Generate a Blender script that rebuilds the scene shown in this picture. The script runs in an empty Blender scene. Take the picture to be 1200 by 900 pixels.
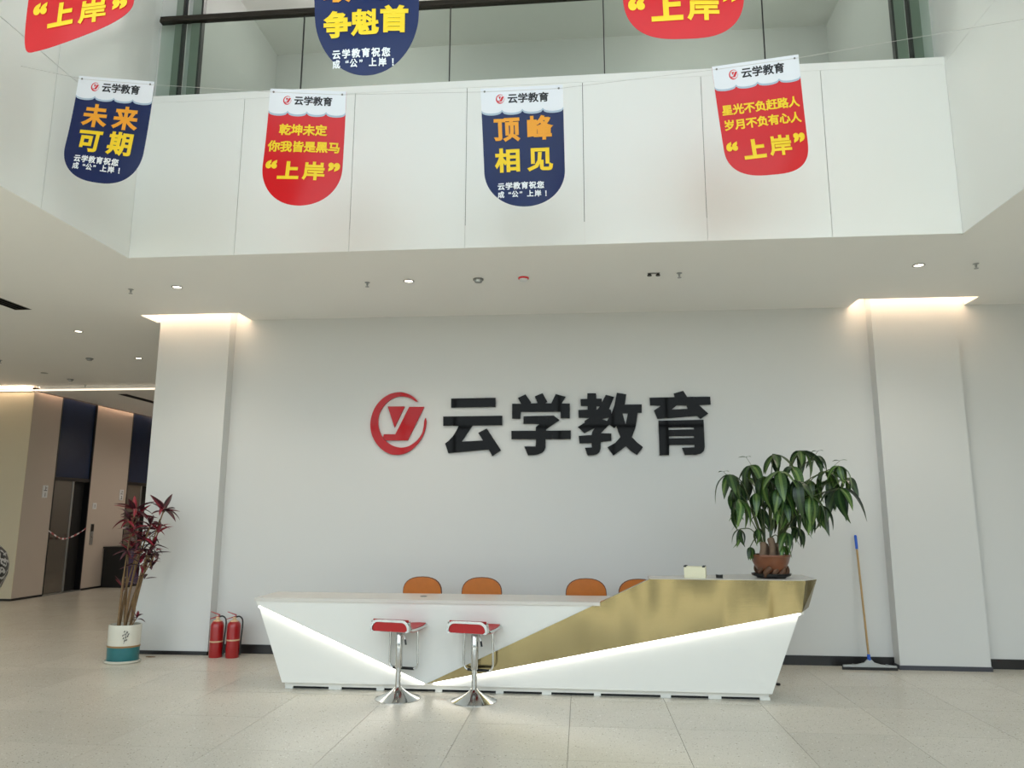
import bpy, math, random
from mathutils import Vector, Matrix
from mathutils.geometry import tessellate_polygon
random.seed(7)
PI = math.pi
SC = bpy.context.scene
COL = SC.collection

# ------------------------------------------------------------------ camera
F, YAW, PITCH, ROLL, EYE = 872.32, 0.09211, 0.17308, 0.00312, 1.6
_cy, _sy = math.cos(YAW), math.sin(YAW)
_f0, _r0, _u0 = Vector((-_sy, _cy, 0)), Vector((_cy, _sy, 0)), Vector((0, 0, 1))
FW = _f0*math.cos(PITCH) + _u0*math.sin(PITCH)
_up = _u0*math.cos(PITCH) - _f0*math.sin(PITCH)
RT = _r0*math.cos(ROLL) + _up*math.sin(ROLL)
UP = _up*math.cos(ROLL) - _r0*math.sin(ROLL)
cam = bpy.data.cameras.new('camera')
cam.sensor_fit = 'HORIZONTAL'; cam.sensor_width = 36; cam.lens = F/1200*36
cam.clip_start = 0.05; cam.clip_end = 300
co = bpy.data.objects.new('camera', cam); COL.objects.link(co)
M = Matrix((RT, UP, -FW)).transposed().to_4x4(); M.translation = Vector((0, 0, EYE))
co.matrix_world = M
SC.camera = co

def at(px, py, Y):
    """point of the place seen at pixel (px, py) at depth Y"""
    d = FW + RT*((px-600)/F) - UP*((py-450)/F)
    t = Y/d.y
    return Vector((d.x*t, Y, EYE+d.z*t))
def atz(px, py, z):
    d = FW + RT*((px-600)/F) - UP*((py-450)/F)
    t = (z-EYE)/d.z
    return Vector((d.x*t, d.y*t, z))
def atx(px, py, x):
    d = FW + RT*((px-600)/F) - UP*((py-450)/F)
    t = x/d.x
    return Vector((x, d.y*t, EYE+d.z*t))

# ------------------------------------------------------------------ world, daylight, exposure
W = bpy.data.worlds.new('sky'); SC.world = W; W.use_nodes = True
nt = W.node_tree; nt.nodes.clear()
tc = nt.nodes.new('ShaderNodeTexCoord'); sx = nt.nodes.new('ShaderNodeSeparateXYZ')
rp = nt.nodes.new('ShaderNodeValToRGB'); bg = nt.nodes.new('ShaderNodeBackground'); ow = nt.nodes.new('ShaderNodeOutputWorld')
nt.links.new(tc.outputs['Generated'], sx.inputs[0]); nt.links.new(sx.outputs['Z'], rp.inputs[0])
nt.links.new(rp.outputs[0], bg.inputs[0]); nt.links.new(bg.outputs[0], ow.inputs[0])
e = rp.color_ramp.elements
e[0].position = 0.0; e[0].color = (0.93, 0.96, 1.0, 1)
e[1].position = 0.9; e[1].color = (0.62, 0.78, 1.0, 1)
bg.inputs['Strength'].default_value = 2.8
SC.view_settings.view_transform = 'Standard'; SC.view_settings.look = 'None'
SC.view_settings.gamma = 1; SC.view_settings.use_curve_mapping = False
SC.view_settings.exposure = 0.12
SC.cycles.max_bounces = 8; SC.cycles.diffuse_bounces = 5; SC.cycles.glossy_bounces = 4
SC.cycles.transparent_max_bounces = 10; SC.cycles.caustics_reflective = False; SC.cycles.caustics_refractive = False
SC.cycles.sample_clamp_indirect = 12
sun = bpy.data.lights.new('sun', 'SUN'); sun.energy = 10; sun.color = (1.0, 0.96, 0.91); sun.angle = 0.01
so = bpy.data.objects.new('sun', sun); COL.objects.link(so); so.location = (0, -20, 30)
so.rotation_euler = (math.radians(90-61), 0, math.radians(-12))      # added high sun: its unseen floor patch behind the camera bounces light upward
FY = -4.0            # invented glazed front of the hall, unseen behind the camera, for the daylight
def portal(name, x0, x1, z0, z1, y):
    l = bpy.data.lights.new(name, 'AREA'); l.shape = 'RECTANGLE'; l.size = x1-x0; l.size_y = z1-z0
    l.cycles.is_portal = True
    o = bpy.data.objects.new(name, l); COL.objects.link(o)
    o.location = ((x0+x1)/2, y, (z0+z1)/2); o.rotation_euler = (PI/2, 0, 0)
    return o
portal('daylight_portal', -14.4, 8.6, 0.1, 11.4, FY+0.16)

# ------------------------------------------------------------------ materials
def lin(c):
    return tuple(((v/255)/12.92 if v/255 <= 0.04045 else ((v/255+0.055)/1.055)**2.4) for v in c)
def mat(name, rgb, rough=0.5, metal=0.0, var=0.03, scale=4.0, bump=0.0, bscale=80.0, emit=None, es=0, coat=0, spec=0.5, rvar=0.0):
    m = bpy.data.materials.new(name); m.use_nodes = True
    n = m.node_tree.nodes; L = m.node_tree.links; b = n['Principled BSDF']
    c = lin(rgb)
    b.inputs['Roughness'].default_value = rough; b.inputs['Metallic'].default_value = metal
    b.inputs['Specular IOR Level'].default_value = spec
    if coat: b.inputs['Coat Weight'].default_value = coat; b.inputs['Coat Roughness'].default_value = 0.1
    g = n.new('ShaderNodeTexCoord'); nz = n.new('ShaderNodeTexNoise'); nz.inputs['Scale'].default_value = scale
    nz.inputs['Detail'].default_value = 3
    L.new(g.outputs['Object'], nz.inputs['Vector'])
    mx = n.new('ShaderNodeMix'); mx.data_type = 'RGBA'
    L.new(nz.outputs[0], mx.inputs[0])
    mx.inputs[6].default_value = (*[v*(1-var) for v in c], 1); mx.inputs[7].default_value = (*[min(1, v*(1+var)) for v in c], 1)
    L.new(mx.outputs[2], b.inputs['Base Color'])
    if rvar:
        mr = n.new('ShaderNodeMapRange'); mr.inputs[3].default_value = max(0, rough-rvar); mr.inputs[4].default_value = rough+rvar
        L.new(nz.outputs[0], mr.inputs[0]); L.new(mr.outputs[0], b.inputs['Roughness'])
    if bump:
        n2 = n.new('ShaderNodeTexNoise'); n2.inputs['Scale'].default_value = bscale; L.new(g.outputs['Object'], n2.inputs['Vector'])
        bp = n.new('ShaderNodeBump'); bp.inputs['Strength'].default_value = bump; bp.inputs['Distance'].default_value = 0.01
        L.new(n2.outputs[0], bp.inputs['Height']); L.new(bp.outputs[0], b.inputs['Normal'])
    if emit:
        b.inputs['Emission Color'].default_value = (*lin(emit), 1); b.inputs['Emission Strength'].default_value = es
    return m

MW = mat('white_wall_paint', (210, 210, 208), 0.62, var=0.012, scale=1.2, bump=0.03, bscale=200)
MP = mat('white_panel', (244, 245, 242), 0.42, var=0.012, scale=0.8)
MC = mat('white_ceiling_paint', (240, 239, 236), 0.75, var=0.012, scale=1.0)
MBEI = mat('beige_lift_wall', (198, 186, 174), 0.5, var=0.03, scale=1.5)
MBEI2 = mat('cream_lift_wall', (214, 202, 176), 0.5, var=0.03, scale=1.5)
MBASE = mat('black_skirting', (22, 21, 22), 0.35, var=0.1)
MBASEG = mat('grey_skirting', (62, 64, 72), 0.35, var=0.1)
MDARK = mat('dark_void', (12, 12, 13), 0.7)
MNAVYP = mat('dark_blue_glass_panel', (24, 40, 70), 0.25, var=0.3, scale=1.5, spec=0.3)
MSTEEL = mat('dark_mirror_steel', (136, 133, 128), 0.22, metal=0.9, var=0.1, scale=2)
MCHROME = mat('chrome', (205, 205, 203), 0.12, metal=1.0, var=0.04, scale=8, rvar=0.04)
MALU = mat('brushed_aluminium', (170, 172, 172), 0.35, metal=0.9, var=0.05, scale=30)
MRED = mat('red_leatherette', (176, 16, 20), 0.42, var=0.08, scale=30, bump=0.1, bscale=300)
MGREY = mat('grey_plastic', (120, 120, 118), 0.5)
MBLK = mat('black_plastic', (18, 18, 18), 0.4)
MDESK = mat('white_solid_surface', (231, 229, 223), 0.3, var=0.008, scale=2, spec=0.5)
MTOP = mat('white_stone_top', (214, 208, 200), 0.25, var=0.02, scale=5)
MACR = mat('black_acrylic', (9, 9, 10), 0.04, var=0.2, spec=0.1)
MREDA = mat('red_acrylic', (176, 8, 16), 0.06, var=0.1, spec=0.2)
MBRONZE = mat('dark_bronze_rail', (52, 46, 40), 0.35, metal=0.6, var=0.1)
MGREEN = mat('green_grey_profile', (132, 142, 132), 0.35, metal=0.2, var=0.08, scale=3)
MLED = mat('led_strip_white', (255, 255, 255), 0.5, emit=(255, 252, 244), es=4.0)
MCOVE = mat('led_strip_warm', (255, 240, 220), 0.5, emit=(255, 226, 196), es=14)
MLENS = mat('downlight_lens', (255, 250, 240), 0.4, emit=(255, 240, 215), es=5)
MLENSOFF = mat('downlight_lens_off', (150, 148, 140), 0.3)
MPLY = mat('orange_tan_leather', (196, 110, 34), 0.4, var=0.12, scale=14, bump=0.08, bscale=120)
MPLYE = mat('brown_chair_edge', (104, 58, 26), 0.45, var=0.1)
MSOIL = mat('dark_soil', (44, 34, 26), 0.95, var=0.3, scale=40, bump=0.6, bscale=60)
MTERRA = mat('brown_glazed_clay', (118, 68, 42), 0.35, var=0.3, scale=10, bump=0.3, bscale=14, coat=0.4)
MROOT = mat('root_wood', (92, 62, 42), 0.7, var=0.4, scale=16, bump=0.5, bscale=30)
MBARK = mat('pale_bark', (128, 104, 84), 0.8, var=0.25, scale=20, bump=0.4, bscale=40)
MCANE = mat('cane_bark', (122, 96, 66), 0.8, var=0.3, scale=20, bump=0.4, bscale=40)
MPETI = mat('green_petiole', (74, 84, 46), 0.6)
MCREAM = mat('cream_plastic', (226, 220, 190), 0.45)
MWPOT = mat('white_glazed_ceramic', (214, 210, 196), 0.25, var=0.03)
MTEAL = mat('teal_glazed_ceramic', (40, 108, 112), 0.3, var=0.15, scale=14)
MTAN = mat('bare_clay_band', (150, 118, 76), 0.7)
MEXT = mat('red_enamel', (158, 14, 20), 0.28, var=0.06, coat=0.5)
MBRASS = mat('brass_valve', (150, 120, 74), 0.35, metal=0.8)
MCREAMB = mat('cream_label_ring', (206, 176, 140), 0.5)
MWOODP = mat('wood_pole', (172, 140, 92), 0.5, var=0.2, scale=30)
MBLUE = mat('blue_plastic', (24, 84, 190), 0.4)
MPURP = mat('purple_reflection_door', (70, 58, 96), 0.2, var=0.2, coat=0.5)
MWPL = mat('white_plate', (225, 228, 230), 0.4, emit=(225, 228, 230), es=0.0)
MINK = mat('dark_ink', (40, 40, 44), 0.6)
MYEL = mat('yellow_print', (255, 216, 20), 0.4, var=0.01)
MORA = mat('orange_print', (246, 166, 30), 0.4, var=0.01)
MWHT = mat('white_print', (238, 242, 248), 0.4, var=0.01)
MBLK2 = mat('black_print', (26, 28, 36), 0.4)
MREDP = mat('red_print', (214, 40, 52), 0.4)
MLBLUE = mat('pale_blue_print', (176, 196, 216), 0.4)
MBRED = mat('red_banner_vinyl', (214, 20, 26), 0.3, var=0.05, scale=3, spec=0.4)
MBNAVY = mat('navy_banner_vinyl', (10, 30, 84), 0.26, var=0.12, scale=3, spec=0.35)
MBWHITE = mat('white_banner_vinyl', (236, 240, 248), 0.3, var=0.01)
MSTRING = mat('white_string', (200, 200, 196), 0.6)
MTAPER = mat('red_tape', (170, 84, 86), 0.5)
MTAPEW = mat('white_tape', (225, 220, 222), 0.5)
MGROUND = mat('outdoor_paving', (84, 84, 80), 0.9, var=0.1, scale=0.6)
MHEDGE = mat('hedge_leaves', (38, 52, 28), 0.8, var=0.5, scale=3)

# gold: brushed, slightly wavy sheet metal
MGOLD = mat('brushed_gold_steel', (158, 142, 102), 0.16, metal=1.0, var=0.05, scale=2)
n = MGOLD.node_tree.nodes; L = MGOLD.node_tree.links
g = n.new('ShaderNodeTexCoord'); mp = n.new('ShaderNodeMapping'); mp.inputs['Scale'].default_value = (2.4, 1, 0.5)
nz = n.new('ShaderNodeTexNoise'); nz.inputs['Scale'].default_value = 1.6; nz.inputs['Detail'].default_value = 1
mp2 = n.new('ShaderNodeMapping'); mp2.inputs['Scale'].default_value = (3, 3, 260)
nz2 = n.new('ShaderNodeTexNoise'); nz2.inputs['Scale'].default_value = 1.0
bp = n.new('ShaderNodeBump'); bp.inputs['Strength'].default_value = 0.65; bp.inputs['Distance'].default_value = 0.08
bp2 = n.new('ShaderNodeBump'); bp2.inputs['Strength'].default_value = 0.04; bp2.inputs['Distance'].default_value = 0.004
L.new(g.outputs['Object'], mp.inputs[0]); L.new(mp.outputs[0], nz.inputs[0]); L.new(nz.outputs[0], bp.inputs['Height'])
L.new(g.outputs['Object'], mp2.inputs[0]); L.new(mp2.outputs[0], nz2.inputs[0]); L.new(nz2.outputs[0], bp2.inputs['Height'])
L.new(bp.outputs[0], bp2.inputs['Normal']); L.new(bp2.outputs[0], n['Principled BSDF'].inputs['Normal'])

# floor: speckled beige stone, tile to tile tint, soft gloss
def floor_mat(name, joints):
    m = bpy.data.materials.new(name); m.use_nodes = True
    n = m.node_tree.nodes; L = m.node_tree.links; b = n['Principled BSDF']
    geo = n.new('ShaderNodeNewGeometry')
    nz = n.new('ShaderNodeTexNoise'); nz.inputs['Scale'].default_value = 1.3; nz.inputs['Detail'].default_value = 4
    L.new(geo.outputs['Position'], nz.inputs['Vector'])
    mx = n.new('ShaderNodeMix'); mx.data_type = 'RGBA'; L.new(nz.outputs[0], mx.inputs[0])
    mx.inputs[6].default_value = (*lin((202, 195, 181)), 1); mx.inputs[7].default_value = (*lin((216, 210, 197)), 1)
    oi = n.new('ShaderNodeObjectInfo'); mr = n.new('ShaderNodeMapRange'); mr.inputs[3].default_value = 0.965; mr.inputs[4].default_value = 1.03
    L.new(oi.outputs['Random'], mr.inputs[0])
    hs = n.new('ShaderNodeHueSaturation'); L.new(mx.outputs[2], hs.inputs['Color']); L.new(mr.outputs[0], hs.inputs['Value'])
    last = hs.outputs[0]
    for sc_, th, colr in ((17, 0.10, (150, 142, 128)), (31, 0.13, (158, 150, 136)), (22, 0.12, (232, 229, 220)), (70, 0.2, (176, 168, 154))):
        v = n.new('ShaderNodeTexVoronoi'); v.inputs['Scale'].default_value = sc_; L.new(geo.outputs['Position'], v.inputs['Vector'])
        lt = n.new('ShaderNodeMath'); lt.operation = 'LESS_THAN'; lt.inputs[1].default_value = th; L.new(v.outputs['Distance'], lt.inputs[0])
        m2 = n.new('ShaderNodeMix'); m2.data_type = 'RGBA'; L.new(lt.outputs[0], m2.inputs[0]); L.new(last, m2.inputs[6])
        m2.inputs[7].default_value = (*lin(colr), 1); last = m2.outputs[2]
    if joints:
        bt = n.new('ShaderNodeTexBrick'); bt.offset = 0; bt.inputs['Scale'].default_value = 1
        bt.inputs['Brick Width'].default_value = 0.812; bt.inputs['Row Height'].default_value = 0.812; bt.inputs['Mortar Size'].default_value = 0.002
        mpp = n.new('ShaderNodeMapping'); mpp.inputs['Location'].default_value = (-0.7, -5.28, 0)
        L.new(geo.outputs['Position'], mpp.inputs[0]); L.new(mpp.outputs[0], bt.inputs[0])
        m3 = n.new('ShaderNodeMix'); m3.data_type = 'RGBA'; L.new(bt.outputs['Fac'], m3.inputs[0]); L.new(last, m3.inputs[6])
        m3.inputs[7].default_value = (*lin((120, 112, 98)), 1); last = m3.outputs[2]
    L.new(last, b.inputs['Base Color'])
    r2 = n.new('ShaderNodeMapRange'); r2.inputs[3].default_value = 0.25; r2.inputs[4].default_value = 0.27
    L.new(nz.outputs[0], r2.inputs[0]); L.new(r2.outputs[0], b.inputs['Roughness'])
    b.inputs['Specular IOR Level'].default_value = 0.5
    return m
MTILE = floor_mat('speckled_stone_tile', False)
MFLOOR = floor_mat('speckled_stone_floor', True)

def glass_mat(name, tint, refl=0.9):
    m = bpy.data.materials.new(name); m.use_nodes = True
    n = m.node_tree.nodes; L = m.node_tree.links; n.clear()
    o = n.new('ShaderNodeOutputMaterial'); t = n.new('ShaderNodeBsdfTransparent'); gl = n.new('ShaderNodeBsdfGlossy')
    fr = n.new('ShaderNodeFresnel'); fr.inputs[0].default_value = 1.5; mx = n.new('ShaderNodeMixShader')
    t.inputs[0].default_value = (*lin(tint), 1); gl.inputs['Roughness'].default_value = 0.02
    ge = n.new('ShaderNodeNewGeometry'); iv = n.new('ShaderNodeMath'); iv.operation = 'SUBTRACT'; iv.inputs[0].default_value = 1.0; L.new(ge.outputs['Backfacing'], iv.inputs[1])
    ml = n.new('ShaderNodeMath'); ml.operation = 'MULTIPLY'; L.new(fr.outputs[0], ml.inputs[0]); L.new(iv.outputs[0], ml.inputs[1])
    L.new(ml.outputs[0], mx.inputs[0]); L.new(t.outputs[0], mx.inputs[1]); L.new(gl.outputs[0], mx.inputs[2]); L.new(mx.outputs[0], o.inputs[0])
    return m
MGLASS = glass_mat('greenish_glass', (236, 242, 238))
MFGLASS = glass_mat('clear_glass', (246, 250, 248))

# leaves
def leaf_mat(name, base, rib, rough=0.35):
    m = bpy.data.materials.new(name); m.use_nodes = True
    n = m.node_tree.nodes; L = m.node_tree.links; b = n['Principled BSDF']
    oi = n.new('ShaderNodeObjectInfo'); tcx = n.new('ShaderNodeTexCoord'); sp = n.new('ShaderNodeSeparateXYZ')
    L.new(tcx.outputs['Object'], sp.inputs[0])
    ab = n.new('ShaderNodeMath'); ab.operation = 'ABSOLUTE'; L.new(sp.outputs['X'], ab.inputs[0])
    wv = n.new('ShaderNodeTexWave'); wv.bands_direction = 'Y'; wv.inputs['Scale'].default_value = 14; L.new(tcx.outputs['Object'], wv.inputs[0])
    mx = n.new('ShaderNodeMix'); mx.data_type = 'RGBA'; L.new(wv.outputs[0], mx.inputs[0])
    mx.inputs[6].default_value = (*lin(base), 1); mx.inputs[7].default_value = (*[v*1.35 for v in lin(base)], 1)
    lt = n.new('ShaderNodeMath'); lt.operation = 'LESS_THAN'; lt.inputs[1].default_value = 0.012; L.new(ab.outputs[0], lt.inputs[0])
    m2 = n.new('ShaderNodeMix'); m2.data_type = 'RGBA'; L.new(lt.outputs[0], m2.inputs[0]); L.new(mx.outputs[2], m2.inputs[6]); m2.inputs[7].default_value = (*lin(rib), 1)
    mr = n.new('ShaderNodeMapRange'); mr.inputs[3].default_value = 0.65; mr.inputs[4].default_value = 1.35; L.new(oi.outputs['Random'], mr.inputs[0])
    hs = n.new('ShaderNodeHueSaturation'); L.new(m2.outputs[2], hs.inputs['Color']); L.new(mr.outputs[0], hs.inputs['Value'])
    L.new(hs.outputs[0], b.inputs['Base Color']); b.inputs['Roughness'].default_value = rough
    return m
MLEAF = leaf_mat('green_leaf', (44, 72, 28), (96, 120, 60))
MLEAFD = leaf_mat('dark_green_leaf', (26, 48, 24), (60, 84, 42))
MLRED = leaf_mat('crimson_leaf', (104, 20, 34), (140, 40, 56))
MLDRK = leaf_mat('dark_purple_green_leaf', (44, 24, 30), (86, 36, 48))

# ------------------------------------------------------------------ mesh helpers
class MB:
    def __init__(s): s.v = []; s.f = []; s.smooth = []
    def add(s, vs, fs, sm=False):
        b = len(s.v); s.v += [tuple(p) for p in vs]; s.f += [tuple(i+b for i in q) for q in fs]; s.smooth += [sm]*len(fs); return s
    def box(s, x0, y0, z0, x1, y1, z1):
        vs = [(x, y, z) for z in (z0, z1) for y in (y0, y1) for x in (x0, x1)]
        return s.add(vs, [(0, 2, 3, 1), (4, 5, 7, 6), (0, 1, 5, 4), (2, 6, 7, 3), (0, 4, 6, 2), (1, 3, 7, 5)])
    def bbox(s, x0, y0, z0, x1, y1, z1, b):
        """box with chamfered top edges"""
        vs = [(x0, y0, z0), (x1, y0, z0), (x1, y1, z0), (x0, y1, z0), (x0, y0, z1-b), (x1, y0, z1-b), (x1, y1, z1-b), (x0, y1, z1-b),
              (x0+b, y0+b, z1), (x1-b, y0+b, z1), (x1-b, y1-b, z1), (x0+b, y1-b, z1)]
        fs = [(0, 3, 2, 1)]
        for a in range(4):
            c = (a+1) % 4; fs += [(a, c, c+4, a+4), (a+4, c+4, c+8, a+8)]
        fs.append((8, 9, 10, 11)); return s.add(vs, fs)
    def prism(s, poly, y0, y1, back=None):
        """polygon in x,z extruded from y0 to y1; back: optional other outline at y1"""
        n = len(poly); back = back or poly
        if sum(poly[i][0]*poly[(i+1) % n][1]-poly[(i+1) % n][0]*poly[i][1] for i in range(n)) < 0:
            poly = poly[::-1]; back = back[::-1]
        vs = [(p[0], y0, p[1]) for p in poly] + [(p[0], y1, p[1]) for p in back]
        tr = tessellate_polygon([[Vector((p[0], p[1], 0)) for p in poly]])
        fs = []
        for t in tr:
            a, b, c = t
            ar = (poly[b][0]-poly[a][0])*(poly[c][1]-poly[a][1])-(poly[c][0]-poly[a][0])*(poly[b][1]-poly[a][1])
            if ar < 0: b, c = c, b
            fs.append((a, b, c)); fs.append((a+n, c+n, b+n))
        fs += [(i, i+n, (i+1) % n+n, (i+1) % n) for i in range(n)]
        return s.add(vs, fs)
    def prismz(s, poly, z0, z1, top=None):
        n = len(poly); top = top or poly
        vs = [(p[0], p[1], z0) for p in poly] + [(p[0], p[1], z1) for p in top]
        tr = tessellate_polygon([[Vector((p[0], p[1], 0)) for p in poly]])
        fs = []
        for t in tr: fs.append(tuple(t)); fs.append(tuple(i+n for i in t[::-1]))
        fs += [(i, (i+1) % n, (i+1) % n+n, i+n) for i in range(n)]
        return s.add(vs, fs)
    def lathe(s, prof, c=(0, 0, 0), n=24, sx=1, sy=1):
        vs = []
        for r, z in prof:
            for k in range(n):
                a = 2*PI*k/n; vs.append((c[0]+r*sx*math.cos(a), c[1]+r*sy*math.sin(a), c[2]+z))
        fs = []
        for i in range(len(prof)-1):
            for k in range(n):
                k2 = (k+1) % n; fs.append((i*n+k, i*n+k2, (i+1)*n+k2, (i+1)*n+k))
        if prof[0][0] > 1e-4: fs.append(tuple(range(n))[::-1])
        if prof[-1][0] > 1e-4: fs.append(tuple(range((len(prof)-1)*n, len(prof)*n)))
        return s.add(vs, fs, True)
    def tube(s, pts, r, n=8, cap=True):
        pts = [Vector(p) for p in pts]; rs = r if isinstance(r, (list, tuple)) else [r]*len(pts)
        vs = []; ref = None
        for i, p in enumerate(pts):
            t = (pts[min(i+1, len(pts)-1)]-pts[max(i-1, 0)])
            t = t.normalized() if t.length > 1e-9 else Vector((0, 0, 1))
            if ref is None: ref = Vector((1, 0, 0)) if abs(t.x) < 0.8 else Vector((0, 1, 0))
            u = (ref-t*ref.dot(t)).normalized(); w = t.cross(u); ref = u
            for k in range(n):
                a = 2*PI*k/n; vs.append(p+(u*math.cos(a)+w*math.sin(a))*rs[i])
        fs = []
        for i in range(len(pts)-1):
            for k in range(n):
                k2 = (k+1) % n; fs.append((i*n+k, i*n+k2, (i+1)*n+k2, (i+1)*n+k))
        if cap: fs.append(tuple(range(n))[::-1]); fs.append(tuple(range((len(pts)-1)*n, len(pts)*n)))
        return s.add(vs, fs, True)
    def mesh(s, name, m):
        me = bpy.data.meshes.new(name); me.from_pydata(s.v, [], s.f)
        for x in (m if isinstance(m, (list, tuple)) else [m]): me.materials.append(x)
        me.polygons.foreach_set('use_smooth', s.smooth)
        if any(s.smooth): 
            try: me.set_sharp_from_angle(angle=math.radians(40))
            except Exception: pass
        me.update(); return me
    def build(s, name, m, parent=None, loc=None):
        o = bpy.data.objects.new(name, s.mesh(name, m)); COL.objects.link(o)
        if parent is not None: o.parent = parent
        if loc is not None: o.location = loc
        return o
def tag(o, label, cat, group=None, kind=None):
    o['label'] = label; o['category'] = cat
    if group: o['group'] = group
    if kind: o['kind'] = kind
    return o
def thing(name, loc, label, cat, group=None, rz=0):
    o = bpy.data.objects.new(name, None); COL.objects.link(o); o.location = loc; o.rotation_euler = (0, 0, rz)
    o.empty_display_size = 0.1
    return tag(o, label, cat, group)
def struct(o): o['kind'] = 'structure'; return o
def dup(o, parent=None, loc=None):
    c = o.copy(); COL.objects.link(c)
    c.parent = parent
    if loc is not None: c.location = loc
    for ch in list(o.children): dup(ch, c)
    return c
def smooth_pts(P, k=6, closed=False):
    out = []; n = len(P)
    rng = range(n if closed else n-1)
    for i in rng:
        p0 = P[(i-1) % n] if closed else P[max(i-1, 0)]; p1 = P[i]; p2 = P[(i+1) % n]; p3 = P[(i+2) % n] if closed else P[min(i+2, n-1)]
        for j in range(k):
            t = j/k
            out.append(tuple(0.5*((2*b)+(-a+c)*t+(2*a-5*b+4*c-d)*t*t+(-a+3*b-3*c+d)*t**3) for a, b, c, d in zip(p0, p1, p2, p3)))
    if not closed: out.append(tuple(P[-1]))
    return out

# ================================================================== the setting
D, HC, DS, PF = 8.723, 3.988, 6.402, 8.567
XL, XR = -4.258, 3.295
PL0, PL1, PR0, PR1 = -5.19, -4.283, 3.321, 4.232
XE = -10.442                      # face of the lift wall
YE = 13.24                        # wall beside the lift passage
XW0, XW1 = -15.0, 9.0

# floor: one body, real tiles where they show 10 px or more
T = 0.812; TX0, TY0 = 0.70-15*T, 5.28-4*T
NX, NY = 22, 10
X0, X1, Y0t, Y1t = TX0, TX0+NX*T, TY0, TY0+NY*T
fb = MB().box(X0, Y0t, -0.2, X1, Y1t, -0.012)
floor = struct(fb.build('floor', mat('grey_tile_joint', (120, 113, 100), 0.8)))
ff = MB()
for r in ((XW0, FY, XW1, Y0t), (XW0, Y0t, X0, Y1t), (X1, Y0t, XW1, Y1t), (XW0, Y1t, XW1, 20)):
    if r[2]-r[0] > 0.01 and r[3]-r[1] > 0.01: ff.box(r[0], r[1], -0.2, r[2], r[3], 0)
ff.build('stone_surface', MFLOOR, floor)
g_ = 0.0015
tmesh = MB().box(-T/2+g_, -T/2+g_, -0.012, T/2-g_, T/2-g_, 0).mesh('tile', MTILE)
for i in range(NX):
    for j in range(NY):
        o = bpy.data.objects.new('tile', tmesh); COL.objects.link(o); o.parent = floor
        o.location = (TX0+(i+0.5)*T, TY0+(j+0.5)*T, random.uniform(-0.0004, 0))

# lower ceiling with its openings
def cells(xs, ys, holes, z0, z1):
    m = MB()
    xs = sorted(set(xs)); ys = sorted(set(ys))
    for a, b in zip(xs, xs[1:]):
        for c, d in zip(ys, ys[1:]):
            cx, cy = (a+b)/2, (c+d)/2
            if any(h[0] < cx < h[2] and h[1] < cy < h[3] for h in holes): continue
            m.box(a, c, z0, b, d, z1)
    return m
YB = 2.6        # the double-height front, widened out of view for softer light, ends here
COVL = (-5.35, 8.39, -4.097, D+0.02); COVR = (3.127, 8.385, 4.415, D+0.02)
SLOT = (-6.72, 5.3, -6.5, 8.045)
holes = [(XL-0.012, FY-1, XR+0.012, DS+0.012), (XW0-1, FY-1, XW1+1, YB), COVL, COVR, SLOT, (XE, YE-0.001, -7.9, 20)]
xs = [XW0, XW1]+[v for h in holes for v in (h[0], h[2]) if XW0 < v < XW1]; ys = [FY, 20]+[max(FY, min(20, v)) for h in holes for v in (h[1], h[3])]
struct(cells(xs, ys, holes, HC, HC+0.22).build('ceiling', MC))
SL2 = (-9.06, 13.68, -8.86, 16.6)
struct(cells([XE+0.09, -7.9, SL2[0], SL2[2]], [YE, 19, SL2[1], SL2[3]], [SL2], 3.9, HC+0.2).build('ceiling_passage', MC))

# back wall, pillars, skirtings
struct(MB().box(PL0+0.02, D, 0, XW1, D+0.25, HC+0.2).build('wall_back', MW))
struct(MB().box(PL0, PF, 0, PL1, D+0.25, HC+0.14).build('wall_pillar_left', MW))
struct(MB().box(PR0, PF, 0, PR1, D, HC+0.14).build('wall_pillar_right', MW))
struct(MB().box(PL0, D+0.25, 0, PL0+0.3, 19, HC+0.1).build('wall_behind_pillar', MW))
struct(MB().box(-7.9, YE, 0, PL0, YE+0.2, HC+0.1).build('wall_passage_right', MW))
struct(MB().box(-7.9, YE+0.2, 0, -7.7, 19, HC+0.1).build('wall_passage_side', MW))
struct(MB().box(PL1, D-0.012, 0, PR0, D, 0.1).build('baseboard_back', MBASE))
struct(MB().box(PR1, D-0.012, 0, XW1, D, 0.1).build('baseboard_right', MBASE))
b_ = MB().box(PL0-0.01, PF-0.01, 0, PL1+0.01, PF, 0.04); b_.box(PL1, PF-0.01, 0, PL1+0.01, D-0.012, 0.04); b_.box(PL0-0.01, PF, 0, PL0, 10, 0.04)
struct(b_.build('baseboard_pillar_left', MBASE))
b_ = MB().box(PR0-0.01, PF-0.01, 0, PR1+0.01, PF, 0.045); b_.box(PR1, PF, 0, PR1+0.01, D-0.012, 0.045); b_.box(PR0-0.01, PF, 0, PR0, D-0.012, 0.045)
struct(b_.build('baseboard_pillar_right', MBASEG))

# light coves round the pillar heads
def cove(c, p0, p1, name):
    x0, y0, x1, y1 = c
    m = MB(); z0, z1 = HC, HC+0.15
    m.box(x0-0.02, y0-0.02, z1, x1+0.02, y1+0.02, z1+0.02)
    o = struct(m.build(name, MC))
    l = MB(); l.box(x0+0.02, y0+0.01, z1-0.035, x1-0.02, y0+0.03, z1-0.012); y1 = y1-0.02
    l.box(x0+0.01, y0+0.04, z1-0.035, x0+0.03, y1-0.02, z1-0.012); l.box(x1-0.03, y0+0.04, z1-0.035, x1-0.01, y1-0.02, z1-0.012)
    l.build('led_strip', MCOVE, o)
cove(COVL, PL0, PL1, 'ceiling_cove_left'); cove(COVR, PR0, PR1, 'ceiling_cove_right')

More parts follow.
